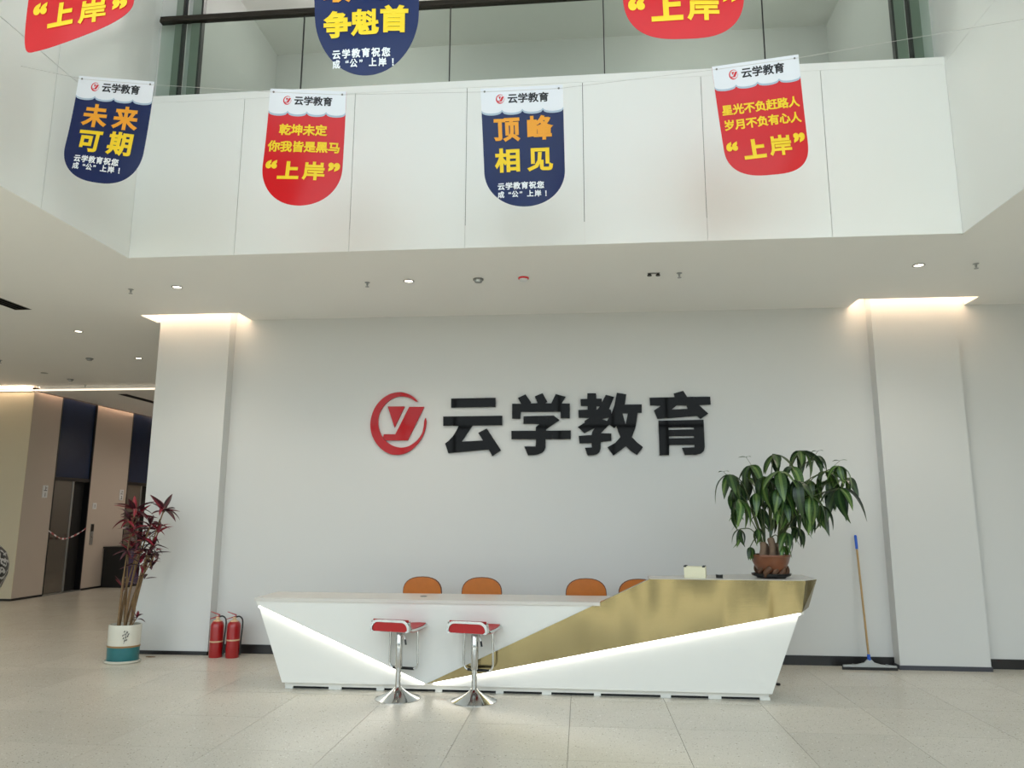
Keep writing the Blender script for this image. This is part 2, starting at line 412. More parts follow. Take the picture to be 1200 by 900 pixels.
# atrium: side walls, parapet with its panels
sl = struct(MB().box(XL-0.3, YB, HC+0.01, XL-0.014, DS+0.25, 12).build('wall_atrium_left', MDARK))
for a, b in ((YB, 5.235), (5.239, DS+0.05)):
    for c, d in ((HC, 5.235), (5.239, 11.99)):
        MB().box(XL-0.012, a+0.0015, c+0.0, XL, b-0.0015, d-0.002).build('panel', MP, sl)
sr = struct(MB().box(XR+0.014, YB, HC+0.01, XR+0.3, DS+0.25, 12).build('wall_atrium_right', MDARK))
for a, b in ((YB, 3.4), (3.4, DS+0.05)):
    for c, d in ((HC, 5.6), (5.602, 11.99)):
        MB().box(XR, a+0.001, c, XR+0.012, b-0.001, d-0.001).build('panel', MP, sr)
struct(MB().box(XW0, YB-0.02, HC, XL-0.0, YB, 12).build('wall_gallery_left', MP))
struct(MB().box(XR+0.0, YB-0.02, HC, XW1, YB, 12).build('wall_gallery_right', MP))
struct(MB().box(XW0-0.2, FY-0.3, 12, XW1+0.2, YB, 12.2).build('ceiling_front', MW))
ZP = 5.655
MB().box(XL-0.012, DS+0.05, ZP, XL, DS+0.25, 11.99).build('panel', MP, sl)
MB().box(XR, DS+0.05, ZP, XR+0.012, DS+0.25, 11.99).build('panel', MP, sr)
pp = struct(MB().box(XL, DS+0.014, HC+0.01, XR, DS+0.25, ZP-0.02).build('wall_parapet', MDARK))
jx = [XL, -3.215, -2.112, -1.027, 0.061, 1.146, 2.213, XR]
for a, b in zip(jx, jx[1:]):
    MB().box(a+0.0025, DS, HC, b-0.0025, DS+0.012, ZP-0.075).build('panel', MP, pp)
MB().box(XL, DS, ZP-0.073, XR, DS+0.26, ZP).build('cap', MP, pp)

# upper floor room seen through the balustrade
struct(MB().box(XL-0.1, 9.2, HC, XR+0.1, 9.4, 8.2).build('wall_upper_back', MW))
struct(MB().box(XL-0.1, DS+0.25, HC+0.2, -4.19, 9.2, 8.2).build('wall_upper_left', MW))
struct(MB().box(3.3, DS+0.25, HC+0.2, 3.5, 9.2, 8.2).build('wall_upper_right', MW))
struct(MB().box(XL-0.1, DS+0.2, 7.97, XR+0.1, 9.4, 8.2).build('ceiling_upper', MC))
struct(MB().box(XL, DS+0.25, HC+0.6, XR, 9.2, HC+0.7).build('floor_upper', MC))
struct(MB().box(XL-0.3, DS+0.02, 7.97, XR+0.3, DS+0.2, 12).build('wall_atrium_head', MW))
struct(MB().box(XL-0.3, YB, 12, XR+0.3, DS+0.3, 12.2).build('ceiling_atrium', MW))

# side profiles of the upper glazing
def profile(x0, x1, nm):
    s = struct(MB().box(x0, DS+0.10, ZP, x1, DS+0.15, 7.97).build(nm, MGREEN))
    return s
for k, (a, b, dk) in enumerate(((-4.06, -3.985, -3.985), (-3.885, -3.79, -3.79))):
    p = profile(a, b, 'trim_%d' % (k+1)); MB().box(dk, DS+0.095, ZP, dk+0.02, DS+0.15, 7.97).build('dark_gasket', MBASE, p)
for k, (a, b, dk) in enumerate(((2.945, 3.04, 2.923), (3.09, 3.175, 3.068))):
    p = profile(a, b, 'trim_%d' % (k+3)); MB().box(dk, DS+0.095, ZP, dk+0.02, DS+0.15, 7.97).build('dark_gasket', MBASE, p)

struct(MB().box(XL, DS+0.16, ZP, -4.06, DS+0.3, 7.97).build('trim_5', MW))
struct(MB().box(3.175, DS+0.16, ZP, XR, DS+0.3, 7.97).build('trim_6', MW))
struct(MB().box(-3.963, DS+0.16, ZP, -3.885, DS+0.3, 7.97).build('trim_7', MW))
struct(MB().box(3.04, DS+0.16, ZP, 3.068, DS+0.3, 7.97).build('trim_8', MW))
for xx in (-2.6, 1.6):  # added fill lights, out of view, to brighten the upper room
    t = thing('upper_fill', (xx, 7.75, 7.97), 'added unseen fill light on the upper floor behind the glass, %s end' % ('left' if xx < 0 else 'right'), 'downlight')
    MB().lathe([(0.0, -0.004), (0.07, -0.004), (0.08, -0.006), (0.08, 0)], n=16).build('lens', MLENS, t)
    l = bpy.data.lights.new('upper_fill_lamp', 'POINT'); l.energy = 28; l.color = (1.0, 0.97, 0.92); l.shadow_soft_size = 0.08
    lo_ = bpy.data.objects.new('upper_fill_lamp', l); COL.objects.link(lo_); lo_.parent = t; lo_.location = (0, 0, -0.15)
# glass balustrade
bal = thing('glass_balustrade', (0, DS+0.08, ZP), 'clear glass balustrade with dark bronze handrail above the white parapet', 'balustrade')
gx = [-4.19, -2.693, -1.215, 0.271, 1.754, 3.25]
for a, b in zip(gx, gx[1:]):
    MB().box(a+0.006, -0.006, 0, b-0.006, 0.006, 0.86).build('glass_pane', MGLASS, bal)
for a in gx[1:-1]:
    MB().box(a-0.005, -0.008, 0, a+0.005, 0.008, 0.85).build('joint_strip', MBASE, bal)
hr = MB().box(-4.2, -0.03, 0.855, 3.26, 0.03, 0.885); hr.box(-4.2, -0.024, 0.892, 3.26, 0.024, 0.918); hr.box(-4.2, -0.015, 0.885, 3.26, 0.015, 0.892)
hr.build('handrail', MBRONZE, bal)

# right end and invented glazed front (behind the camera; seen only in reflections)
struct(MB().box(XW1, FY, HC+0.2, XW1+0.2, YB, 12.2).build('wall_right_high', MW))
struct(MB().box(XW0-0.2, FY, HC+0.2, XW0, YB, 12.2).build('wall_left_high', MW))
struct(MB().box(XW1, FY, 0, XW1+0.2, D+0.25, HC+0.2).build('wall_right', MW))
struct(MB().box(XW0-0.2, FY, 0, XW0, 20, HC+0.2).build('wall_left', MW))
fr = MB()
fr.box(XW0-0.2, FY-0.2, 0, -14.4, FY, 12); fr.box(8.6, FY-0.2, 0, XW1+0.2, FY, 12); fr.box(-14.4, FY-0.2, 11.4, 8.6, FY, 12)
struct(fr.build('wall_front', MW))
k = 1
for (x0, x1, z0, z1, nx, zs) in ((-14.4, 8.6, 0, 11.4, 15, (2.6, 4.1, 6.6, 9.2)),):
    m = MB(); w = (x1-x0)/nx
    for i in range(nx+1): m.box(x0+i*w-0.035, FY-0.14, z0, x0+i*w+0.035, FY-0.02, z1)
    for z in (z0+0.03, z1-0.03)+zs: m.box(x0, FY-0.13, z-0.035, x1, FY-0.03, z+0.035)
    wn = struct(m.build('window_%d' % k, MGREY))
    MB().box(x0, FY-0.085, z0, x1, FY-0.075, z1).build('glass', MFGLASS, wn); k += 1
struct(MB().box(-90, -160, -0.25, 90, FY-0.2, -0.05).build('ground_outside', MGROUND))
for bx, bw, bh, bl in ((-34, 26, 5, 'added unseen grey block opposite the glazed front, left one'), (0, 34, 4, 'added unseen wide grey block opposite the glazed front'), (36, 26, 5.5, 'added unseen grey block opposite the glazed front, tallest')):
    t = thing('added_block', (bx, -70, -0.05), bl, 'building')  # added blocks, never in view, to shape the incoming daylight
    MB().box(-bw/2, -5, 0, bw/2, 5, bh).build('walls', mat('grey_facade', (120, 122, 122), 0.8, var=0.1, scale=0.3), t)
    wm = mat('facade_window', (40, 48, 56), 0.15)
    for fz in range(int(bh/3.2)):
        MB().box(-bw/2+1, 5, 1+fz*3.2, bw/2-1, 5.05, 2.6+fz*3.2).build('window', wm, t)
h_ = MB()
for i in range(40): h_.lathe([(0.2, 0), (1.5, 0.2), (1.8, 0.6), (1.3, 1.0), (0.05, 1.2+0.15*math.sin(i*2.3))], n=9, c=(-50+i*2.5, -24+1.2*math.sin(i*1.7), -0.05))
o = h_.build('hedge', MHEDGE); tag(o, 'clipped hedge outside the glazed front, seen only in reflections', 'hedge', kind='stuff')

# ---- lift passage on the left
ew = struct(MB().box(XW0, YE, 0, XE-0.12, 19, HC+0.2).build('wall_lift', MDARK))
def lw(name, y0, y1, z0, z1, m, d=0.0, x=XE):
    return MB().box(XE-0.12, y0, z0, x-d, y1, z1).build(name, m, ew)
lw('wall_panel', YE, 14.03, 0.04, 3.9, MBEI)
lw('wall_panel', 15.15, 16.45, 0.04, 3.9, MBEI)
lw('wall_panel', 17.6, 19, 0.04, 3.9, MBEI)
MB().box(XW0, YE-0.01, 0.04, XE, YE, 3.9).build('cream_panel', MBEI2, ew)
bb = MB().box(XW0, YE-0.015, 0, XE+0.005, YE, 0.04); bb.box(XE-0.1, YE, 0, XE+0.005, 14.03, 0.04); bb.box(XE-0.1, 15.15, 0, XE+0.005, 16.45, 0.04)
struct(bb.build('baseboard_lift', MBASE))
struct(MB().box(XE, 19, 0, -7.7, 19.2, HC+0.2).build('wall_passage_end', MBEI))
cl = struct(MB().box(XW0, YE-0.03, 3.9, XE, YE+0.0, 3.935).build('ceiling_cove_passage', MC))
MB().box(XE, YE-0.012, 3.905, -7.9, YE-0.002, 3.935).build('led_strip', mat('led_strip_dim', (255, 240, 220), 0.5, emit=(255, 236, 214), es=1.1), cl)
MB().box(XW0+0.3, YE-0.10, 3.95, XE, YE-0.07, 3.975).build('led_strip', MCOVE, cl)
MB().box(XE+0.08, YE+0.05, 3.98, XE+0.1, 18.9, 4.0).build('led_strip', mat('led_strip_soft', (255, 240, 220), 0.5, emit=(255, 214, 184), es=12.0), cl)
MB().box(XE-0.12, YE, 4.1, XE+0.2, 19, 4.12).build('slot_top', MC, cl)

def lift(y0, y1, lab):
    t = thing('lift_doorway', (XE, (y0+y1)/2, 0), lab, 'lift', 'lift doorways in the passage')
    h = (y1-y0)/2
    MB().box(-0.1, -h, 2.3, -0.03, h, 3.9).build('header_panel', MNAVYP, t)
    fm = MB().box(-0.12, -h, 0, 0.004, -h+0.03, 3.9); fm.box(-0.12, h-0.03, 0, 0.004, h, 3.9); fm.box(-0.12, -h, 2.24, -0.01, h, 2.31)
    fm.build('frame', MBASE, t)
    MB().box(-0.11, -h+0.03, 0.02, -0.085, 0.12, 2.24).build('door_leaf', MSTEEL, t)
    MB().box(-0.10, 0.12, 0.02, -0.075, 0.16, 2.24).build('door_edge', MALU, t)
    MB().box(-0.119, 0.16, 0.02, -0.112, h-0.03, 2.24).build('lift_shade_sheet', MDARK, t)  # black sheet stands for the shade inside the open lift
    MB().box(-0.12, -h, 0, 0.02, h, 0.02).build('sill', MALU, t)
    return t
lift(14.03, 15.15, 'lift doorway with dark steel door and red-white tape across it')
lift(16.45, 17.6, 'lift doorway behind the tall red-leaved plant')

def glyphs(body, size, bold=0.03, spacing=1.0, flat=0.05, res=3):
    """text turned into mesh data: list of (x, y, z) and faces, baseline at 0"""
    c = bpy.data.curves.new('lettering', 'FONT'); c.body = body; c.size = size; c.resolution_u = res
    c.bevel_depth = bold*size; c.bevel_resolution = 0; c.align_x = 'CENTER'; c.space_character = spacing
    o = bpy.data.objects.new('lettering', c); COL.objects.link(o)
    dg = bpy.context.evaluated_depsgraph_get(); me = bpy.data.meshes.new_from_object(o.evaluated_get(dg))
    vs = [tuple(v.co) for v in me.vertices]; fs = [tuple(p.vertices) for p in me.polygons]
    bpy.data.objects.remove(o); bpy.data.curves.remove(c); bpy.data.meshes.remove(me)
    return vs, fs

def floor_sign(y, z, txt, lab, h=0.24, w=0.13):
    t = thing('floor_sign', (XE, y, z-h/2), lab, 'sign')
    MB().box(0, -w/2, 0, 0.012, w/2, h).build('plate', MWPL, t)
    for i, ch in enumerate(txt):
        vs, fs = glyphs(ch, 0.10, 0.02); zz = h-0.10-0.115*i
        MB().add([(0.014+v[2]*0.1, v[0], zz+v[1]) for v in vs], fs).build('lettering', MINK, t)
p = atx(52.5, 576, XE); floor_sign(p.y, p.z, '上1', 'small white sign with two characters beside the taped lift doorway')
p = atx(142, 580, XE); floor_sign(p.y, p.z, '上2', 'small white sign behind the top of the red-leaved plant')
p = atx(110.5, 593, XE); floor_sign(p.y, p.z, '1', 'single square white sign above the lift call panel', 0.13, 0.12)
p = atx(107, 626, XE)
t = thing('lift_call_panel', (XE, p.y, p.z-0.22), 'narrow steel lift call panel with black screen between the lift doorways', 'call panel')
MB().box(0, -0.05, 0, 0.012, 0.05, 0.44).build('plate', MALU, t)
MB().box(0.012, -0.045, 0.28, 0.015, 0.045, 0.43).build('screen', MBLK, t)
MB().lathe([(0.001, 0), (0.014, 0), (0.014, 0.006)], n=12).build('button', MCHROME, t, (0.012, 0, 0.16)).rotation_euler = (0, PI/2, 0)
for xx, yy in ((-8.5, 15.5), (-8.4, 17.6)):  # added fill lights hidden past the pillar, lifting the dark passage
    t = thing('passage_fill', (xx, yy, 3.9), 'added unseen fill light in the lift passage ceiling, %s' % ('first past the light line' if yy < 16 else 'deepest in the passage'), 'downlight')
    MB().lathe([(0.0, -0.004), (0.05, -0.004), (0.06, -0.006), (0.06, 0)], n=16).build('lens', MLENS, t)
    l = bpy.data.lights.new('passage_fill_lamp', 'SPOT'); l.energy = 90; l.color = (1.0, 0.88, 0.76); l.spot_size = 2.6; l.spot_blend = 0.9; l.shadow_soft_size = 0.05
    lo_ = bpy.data.objects.new('passage_fill_lamp', l); COL.objects.link(lo_); lo_.parent = t; lo_.location = (0, 0, -0.02)
# barrier tape
t = thing('barrier_tape', (XE+0.02, 14.55, 1.2), 'red and white barrier tape sagging across the lift doorway', 'tape')
N = 16
for i in range(N):
    def tp(s):
        return (0.0+0.02*math.sin(s*9), -0.55+1.1*s, 0.05-0.22*math.sin(PI*min(1, s*1.0))*(1-0.35*s)+0.03*s)
    a, b = tp(i/N), tp((i+1)/N); h = 0.013+0.006*math.sin(i*1.3)
    MB().add([(a[0], a[1], a[2]-h), (b[0], b[1], b[2]-h), (b[0], b[1], b[2]+h), (a[0], a[1], a[2]+h), (a[0]+.003, a[1], a[2]-h), (b[0]+.003, b[1], b[2]-h), (b[0]+.003, b[1], b[2]+h), (a[0]+.003, a[1], a[2]+h)],
             [(0, 3, 2, 1), (4, 5, 6, 7), (0, 1, 5, 4), (2, 3, 7, 6)]).build('tape_segment', MTAPER if i % 2 else MTAPEW, t)
# black cabinet
t = thing('cabinet', (XE+0.31, 16.35, 0), 'low black cabinet against the lift wall, purple reflection painted on its glossy door', 'cabinet')
MB().box(-0.29, -0.55, 0.03, 0.25, 0.55, 0.84).build('body', MBLK, t)
MB().box(-0.3, -0.57, 0.84, 0.28, 0.57, 0.87).build('top', MBLK, t)
MB().box(0.25, -0.53, 0.05, 0.268, -0.01, 0.82).build('door', MPURP, t)  # purple reflection put into the door colour
MB().box(0.25, 0.01, 0.05, 0.268, 0.53, 0.82).build('door', MPURP, t)
MB().box(-0.27, -0.53, 0, 0.22, 0.53, 0.03).build('plinth', MBLK, t)
# linear air slots
def slot(r, z, lab):
    t = thing('air_diffuser', ((r[0]+r[2])/2, (r[1]+r[3])/2, z), lab, 'air vent'); hx, hy = (r[2]-r[0])/2-0.002, (r[3]-r[1])/2-0.002
    MB().box(-hx, -hy, 0.09, hx, hy, 0.1).build('backing', MDARK, t)
    f = MB(); f.box(-hx, -hy, 0.0, -hx+0.012, hy, 0.09); f.box(hx-0.012, -hy, 0.0, hx, hy, 0.09); f.box(-hx, -hy, 0, hx, -hy+0.012, 0.09); f.box(-hx, hy-0.012, 0, hx, hy, 0.09)
    f.build('frame', MBASE, t)
    for k in range(3):
        x = -hx+0.012+(k+0.5)*(2*hx-0.024)/3
        MB().box(x-0.006, -hy+0.012, 0.01, x+0.006, hy-0.012, 0.05).build('slat', MBASE, t)
slot(SLOT, HC, 'long black air slot in the lower ceiling left of the hall')
slot(SL2, 3.9, 'black air slot in the ceiling over the lift passage')

# ------------------------------------------------------------------ ceiling fittings
LAMP = 60
def downlight(px, py, lab, on=True, r=0.055):
    p = atz(px, py, HC); t = thing('downlight', (p.x, p.y, HC), lab, 'downlight', 'recessed downlights')
    MB().lathe([(r, -0.001), (r+0.004, -0.006), (r*0.8, -0.008), (r*0.74, 0.004-0.006)], n=20).build('trim_ring', MALU, t)
    MB().lathe([(0.0, -0.0045), (r*0.76, -0.0045), (r*0.76, -0.001)], n=20).build('lens', MLENS if on else MLENSOFF, t)
    if on:
        l = bpy.data.lights.new('downlight_lamp', 'SPOT'); l.energy = LAMP; l.color = (1.0, 0.86, 0.70); l.spot_size = 2.2; l.spot_blend = 0.8; l.shadow_soft_size = 0.05
        lo_ = bpy.data.objects.new('downlight_lamp', l); COL.objects.link(lo_); lo_.parent = t; lo_.location = (0, 0, -0.02)
for q in ((207.5, 336, 'lit downlight in front of the left pillar head'), (479, 329, 'lit downlight right above the red wall emblem'), (1076.5, 310.5, 'lit downlight in front of the right pillar head'),
          (92, 388, 'lit downlight between the air slot and the left pillar'), (162.5, 419.5, 'lit downlight nearest the lift passage by the pillar edge')): downlight(*q)
for q in ((52, 437, 'unlit downlight above the cream lift wall'),): downlight(*q, on=False)
def sprinkler(px, py, lab):
    p = atz(px, py, HC); t = thing('sprinkler', (p.x, p.y, HC), lab, 'sprinkler', 'ceiling sprinklers')
    MB().lathe([(0.028, 0), (0.028, -0.004), (0.01, -0.008), (0.01, -0.03), (0.005, -0.032), (0.005, -0.045)], n=12).build('body', MALU, t)
    MB().lathe([(0.0, -0.045), (0.02, -0.046), (0.02, -0.05), (0, -0.05)], n=12).build('deflector', MALU, t)
for q in ((430.5, 331, 'sprinkler left of the lit downlight above the emblem'), (796, 320, 'sprinkler beside the twin dark spotlight'), (1143.5, 309, 'sprinkler right of the right pillar downlight'),
          (153.5, 339, 'sprinkler left of the left pillar downlight'), (100, 451, 'sprinkler near the lift passage entrance'), (0.5, 422, 'sprinkler cut by the left picture edge')): sprinkler(*q)
def detector(px, py, lab, red=False, name='smoke_detector'):
    p = atz(px, py, HC); t = thing(name, (p.x, p.y, HC), lab, 'detector')
    MB().lathe([(0.055, 0), (0.055, -0.012), (0.045, -0.016)], n=20).build('base', MREDP if red else MGREY, t)
    MB().lathe([(0.044, -0.016), (0.036, -0.035), (0.0, -0.038)], n=20).build('dome', MWPL if red else MALU, t)
detector(613.5, 325.5, 'white smoke detector with red base on the lower ceiling', True)
detector(560.5, 327, 'grey ceiling detector between downlight and red smoke detector')
detector(82.5, 444.5, 'grey detector near the lift passage, above the dark lift')
detector(105, 420, 'grey detector left of the downlight nearest the lift passage')
p = atz(766, 320, HC)
t = thing('twin_spotlight', (p.x, p.y, HC), 'twin dark ceiling spotlight above the third and fourth wall characters', 'spotlight')
MB().box(-0.06, -0.012, -0.006, 0.06, 0.012, 0).build('plate', MGREY, t)
for s in (-1, 1): MB().lathe([(0.012, -0.006), (0.022, -0.02), (0.022, -0.03), (0, -0.03)], n=12, c=(s*0.042, 0, 0)).build('lamp_head', MBASE, t)

# ------------------------------------------------------------------ wall sign
def wp(ox, oy, pts, s=10.0): return [(lambda q: (q.x, q.z))(at(ox+a/s, oy+b/s, D-0.02)) for a, b in pts]
CRES = smooth_pts([(650,207),(605,160),(560,130),(500,106),(430,97),(330,115),(230,175),(150,270),(105,380),(92,480),(105,580),(150,680),(230,770),(320,820),(420,830),(520,805),(610,740),(690,640),(735,530),(748,440),(742,402),(734,402),(722,440),(715,510),(690,590),(630,670),(550,725),(470,745),(400,738),(330,710),(260,655),(215,590),(188,510),(183,420),(200,340),(250,255),(320,190),(400,152),(480,148),(560,168),(625,208)], 4)
EMB = {'crescent': CRES, 'letter_v': [(295,264),(493,264),(375,510)], 'letter_stroke': [(547,268),(722,268),(528,662),(272,662),(240,622),(252,590),(385,590)]}
t = thing('wall_emblem', (0, 0, 0), 'red crescent emblem with a slanted letter mark on the white wall', 'emblem')
for kx, poly in EMB.items():
    MB().prism(wp(425, 450, poly), D-0.03, D-0.001).build(kx, MREDA, t)
def arc_hook(P, k=4): return smooth_pts(P, k)
CH = [
 ('yun', 510, 'first black acrylic character on the wall, right of the red emblem', [
   [(188,172),(708,162),(708,270),(188,278)],
   [(95,382),(787,373),(787,484),(438,488),(310,676),(560,662),(505,573),(605,522),(772,778),(670,846),(628,768),(155,812),(118,697)]+[(160,665),(210,610),(250,548),(278,490),(95,490)]]),
 ('xue', 590, 'second black acrylic character, between the first and third on the wall', [
   [(102,232),(205,232),(170,165),(258,122),(325,215),(318,228),(402,226),(366,146),(458,108),(516,210),(480,228),(560,228),(612,118),(730,150),(680,230),(778,230),(778,403),(670,403),(668,326),(205,328),(198,407),(102,407)],
   [(235,380),(590,370),(656,424),(500,532),(500,548),(790,545),(788,647),(495,648),(493,740),(480,780),(450,808),(400,828),(350,834),(288,836),(245,733),(376,732),(382,650),(95,648),(93,550),(378,548),(380,505),(425,468),(235,467)]]),
 ('jiao', 670, 'third black acrylic character, with the crossed strokes, on the wall', [
   [(182,110),(285,110),(290,172),(350,172),(355,215),(398,128),(497,152),(438,295),(458,302),(465,352),(500,250),(528,103),(640,122),(622,242),(820,240),(820,338),(772,338),(760,440),(740,530),(705,622),(760,680),(835,740),(765,832),(690,785),(635,730),(570,780),(487,838),(418,742),(510,690),(570,622),(545,560),(522,490),(500,518),(440,476),(340,578),(465,580),(465,665),(340,680),(338,760),(325,800),(295,825),(250,836),(185,836),(155,748),(236,744),(232,692),(92,698),(82,608),(232,598),(240,560),(275,512),(148,578),(72,504),(150,455),(150,432),(208,398),(80,396),(78,305),(186,302),(186,260),(106,258),(104,178),(182,175)]],
  [[(290,300),(290,262),(330,262),(300,300)], [(345,412),(440,392),(412,435),(385,422)], [(595,345),(658,345),(630,475)]]),
 ('yu', 750, 'fourth black acrylic character, rightmost on the wall, nearest the potted tree', [
   [(112,162),(405,155),(395,112),(505,80),(552,152),(822,150),(828,242),(690,248),(800,348),(710,410),(670,376),(205,410),(163,312),(245,255),(118,252)],
   [(215,430),(744,420),(758,740),(748,785),(715,815),(660,830),(525,832),(492,748),(640,742),(640,712),(340,716),(340,834),(230,836)]],
  [[(370,300),(430,252),(545,252),(560,292)], [(333,512),(630,508),(632,532),(335,538)], [(338,614),(634,608),(634,632),(338,638)]]),
]
def glyph_holes(mb, polys, holes, y0, y1):
    """prism outlines; holes cut by tessellating with inner loops"""
    for poly in polys:
        inner = []
        xs_ = [q[0] for q in poly]; zs_ = [q[1] for q in poly]
        for h in holes:
            cx = sum(q[0] for q in h)/len(h); cz = sum(q[1] for q in h)/len(h)
            ins = False; j = len(poly)-1
            for i in range(len(poly)):
                (xi, zi), (xj, zj) = poly[i], poly[j]
                if (zi > cz) != (zj > cz) and cx < (xj-xi)*(cz-zi)/(zj-zi)+xi: ins = not ins
                j = i
            if ins: inner.append(h)
        loops = [poly]+inner
        flat = [q for lp in loops for q in lp]; n = len(flat)
        tr = tessellate_polygon([[Vector((q[0], q[1], 0)) for q in lp] for lp in loops])
        vs = [(q[0], y0, q[1]) for q in flat]+[(q[0], y1, q[1]) for q in flat]; fs = []
        for a, b, c in tr:
            ar = (flat[b][0]-flat[a][0])*(flat[c][1]-flat[a][1])-(flat[c][0]-flat[a][0])*(flat[b][1]-flat[a][1])
            if ar < 0: b, c = c, b
            fs += [(a, b, c), (a+n, c+n, b+n)]
        s = 0
        for lp in loops:
            m_ = len(lp)
            fs += [(s+i, s+(i+1) % m_, s+(i+1) % m_+n, s+i+n) for i in range(m_)]; s += m_
        mb.add(vs, fs)
for c in CH:
    polys = [wp(c[1], 450, q) for q in c[3]]; hl = [wp(c[1], 450, q) for q in (c[4] if len(c) > 4 else [])]
    mb = MB(); glyph_holes(mb, polys, hl, D-0.03, D-0.001)
    o = mb.build('wall_character', MACR); tag(o, c[2], 'wall lettering', 'black characters of the wall sign')

# ------------------------------------------------------------------ banners
LOGO = {}
def logo_uv(cx, cy, s):
    """emblem outline in banner units: centre cx, cy (units of width, y down)"""
    return {k2: [(cx+(a-420)/740*s, cy+(b-463)/740*s) for a, b in v] for k2, v in EMB.items()}
def banner(quad, Y, colr, lines, lab, v0=0.7, nL=2, nR=2, ub=0.5, ybend=0.05, header=True, curl=0.0, hole=True, ysl=0.054, top_hidden=False):
    TL, TR, BL, BR = [at(q[0], q[1], Y+ysl*(q[0]-400)/150) for q in quad]
    W_ = (TR-TL).length; H_ = ((BL-TL).length+(BR-TR).length)/2; asp = H_/W_
    top = (TL+TR)/2
    t = thing('hanging_banner', tuple(top), lab, 'banner', 'slogan banners hung on strings')
    def P(u, v, lift=0.0):
        q = (TL*(1-u)+TR*u)*(1-v)+(BL*(1-u)+BR*u)*v
        y = q.y + ybend*(math.sin(v*2.6+0.4)-0.39)*0.5 + 0.012*math.sin(u*5+v*2)*v + curl*max(0, v-0.72)**2*8
        return Vector((q.x, y-lift, q.z))-top
    def lim(v):
        if v <= v0: return 0.0, 1.0
        s = (v-v0)/(1-v0)
        a = 1-(max(0, 1-s**nL))**(1/nL); b = 1-(max(0, 1-s**nR))**(1/nR)
        return ub*a, 1-(1-ub)*b
    NV, NU = 40, 10
    vv = [v0*i/16 for i in range(16)]+[v0+(1-v0)*math.sin(PI/2*i/24) for i in range(25)]
    m = MB(); vs = []
    for v in vv:
        a, b = lim(v)
        for j in range(NU+1): vs.append(P(a+(b-a)*j/NU, v))
    n = len(vs); fs = [(i*(NU+1)+j, (i+1)*(NU+1)+j, (i+1)*(NU+1)+j+1, i*(NU+1)+j+1) for i in range(len(vv)-1) for j in range(NU)]
    back = [q+Vector((0, 0.0015, 0)) for q in vs]
    m.add(vs+back, fs+[tuple(k+n for k in f[::-1]) for f in fs], True)
    m.build('sheet', colr, t)
    def sheet_part(nm, fn_bottom, mt, lift, fn_top=lambda u: 0.0):
        m = MB(); vs = []; K = 48
        for r in range(7):
            for j in range(K+1):
                u = j/K; a, b = fn_top(u), fn_bottom(u); vs.append(P(u, a+(b-a)*r/6, lift))
        m.add(vs, [(i*(K+1)+j, (i+1)*(K+1)+j, (i+1)*(K+1)+j+1, i*(K+1)+j+1) for i in range(6) for j in range(K)], True)
        return m.build(nm, mt, t)
    hv = 0.195
    sc = lambda u: hv+0.028*math.sqrt(max(0, 1-(2*((u*4) % 1)-1)**2))-0.012
    if header:
        sheet_part('scallop_shadow', lambda u: sc(min(1, u))+0.016, MLBLUE, 0.0015, lambda u: hv-0.04)
        sheet_part('header', sc, MBWHITE, 0.003)
        for kx, poly in logo_uv(0.235, 0.095*asp, 0.12).items():
            m = MB(); tr = tessellate_polygon([[Vector((a, b, 0)) for a, b in poly]])
            m.add([P(a, b/asp, 0.0045) for a, b in poly], [tuple(q) for q in tr]); m.build('emblem_mark', MREDP, t)
        vs, fs = glyphs('云学教育', 0.126, 0.03)
        MB().add([P(0.575+v[0], 0.095+(0.045-v[1])/asp, 0.0045+max(0, v[2])*0.1) for v in vs], fs).build('lettering', MBLK2, t)
        if hole:
            for u in (0.05, 0.95):
                MB().lathe([(0.0, 0), (0.008, 0), (0.008, 0.003), (0, 0.003)], n=10).build('eyelet', MGREY, t, P(u, 0.03, 0.006)).rotation_euler = (PI/2, 0, 0)
    for (txt, u, v, size, mt, bold, xs, shear) in lines:
        vs, fs = glyphs(txt, size, bold)
        MB().add([P(u+v_[0]*xs, v+(size*0.36-v_[1])/asp+shear*v_[0], 0.004+max(0, v_[2])*0.1) for v_ in vs], fs).build('lettering', mt, t)
    return P, t, top
def foot(u=0.44, v=0.82, dv=0.07, sz=0.096):
    o = [(c, u-0.245+0.098*i, v, sz, MWHT, 0.034, 0.95, 0) for i, c in enumerate('云学教育祝您')]
    return o+[(c, u+w, v+dv, sz*0.92, MWHT, 0.032, 0.95, 0) for c, w in (('成', -0.25), ('“', -0.14), ('公', -0.075), ('”', 0.0), ('上', 0.115), ('岸', 0.21), ('！', 0.33))]
def shore(us, vs_, s=0.25, qs=1.25):
    return [('上', us[1], vs_[1], s, MYEL, 0.05, 1.05, 0), ('岸', us[2], vs_[2], s, MYEL, 0.032, 1.08, 0), ('“', us[0], vs_[0]+0.055, s*qs, MYEL, 0.05, 1.0, 0), ('”', us[3], vs_[3]+0.055, s*qs, MYEL, 0.05, 1.0, 0)]
def two(a, b, va=0.35, vb=0.61): return [(a[0], 0.3, va, 0.32, MORA, 0.036, 1.0, 0), (a[1], 0.7, va, 0.32, MORA, 0.036, 1.0, 0), (b[0], 0.3, vb, 0.32, MYEL, 0.036, 1.0, 0), (b[1], 0.7, vb, 0.32, MYEL, 0.036, 1.0, 0)]
def row(txt, u, v, pitch, size): return [(c, u+(i-(len(txt)-1)/2)*pitch, v, size, MYEL, 0.036, 1.0, 0) for i, c in enumerate(txt)]
B = []
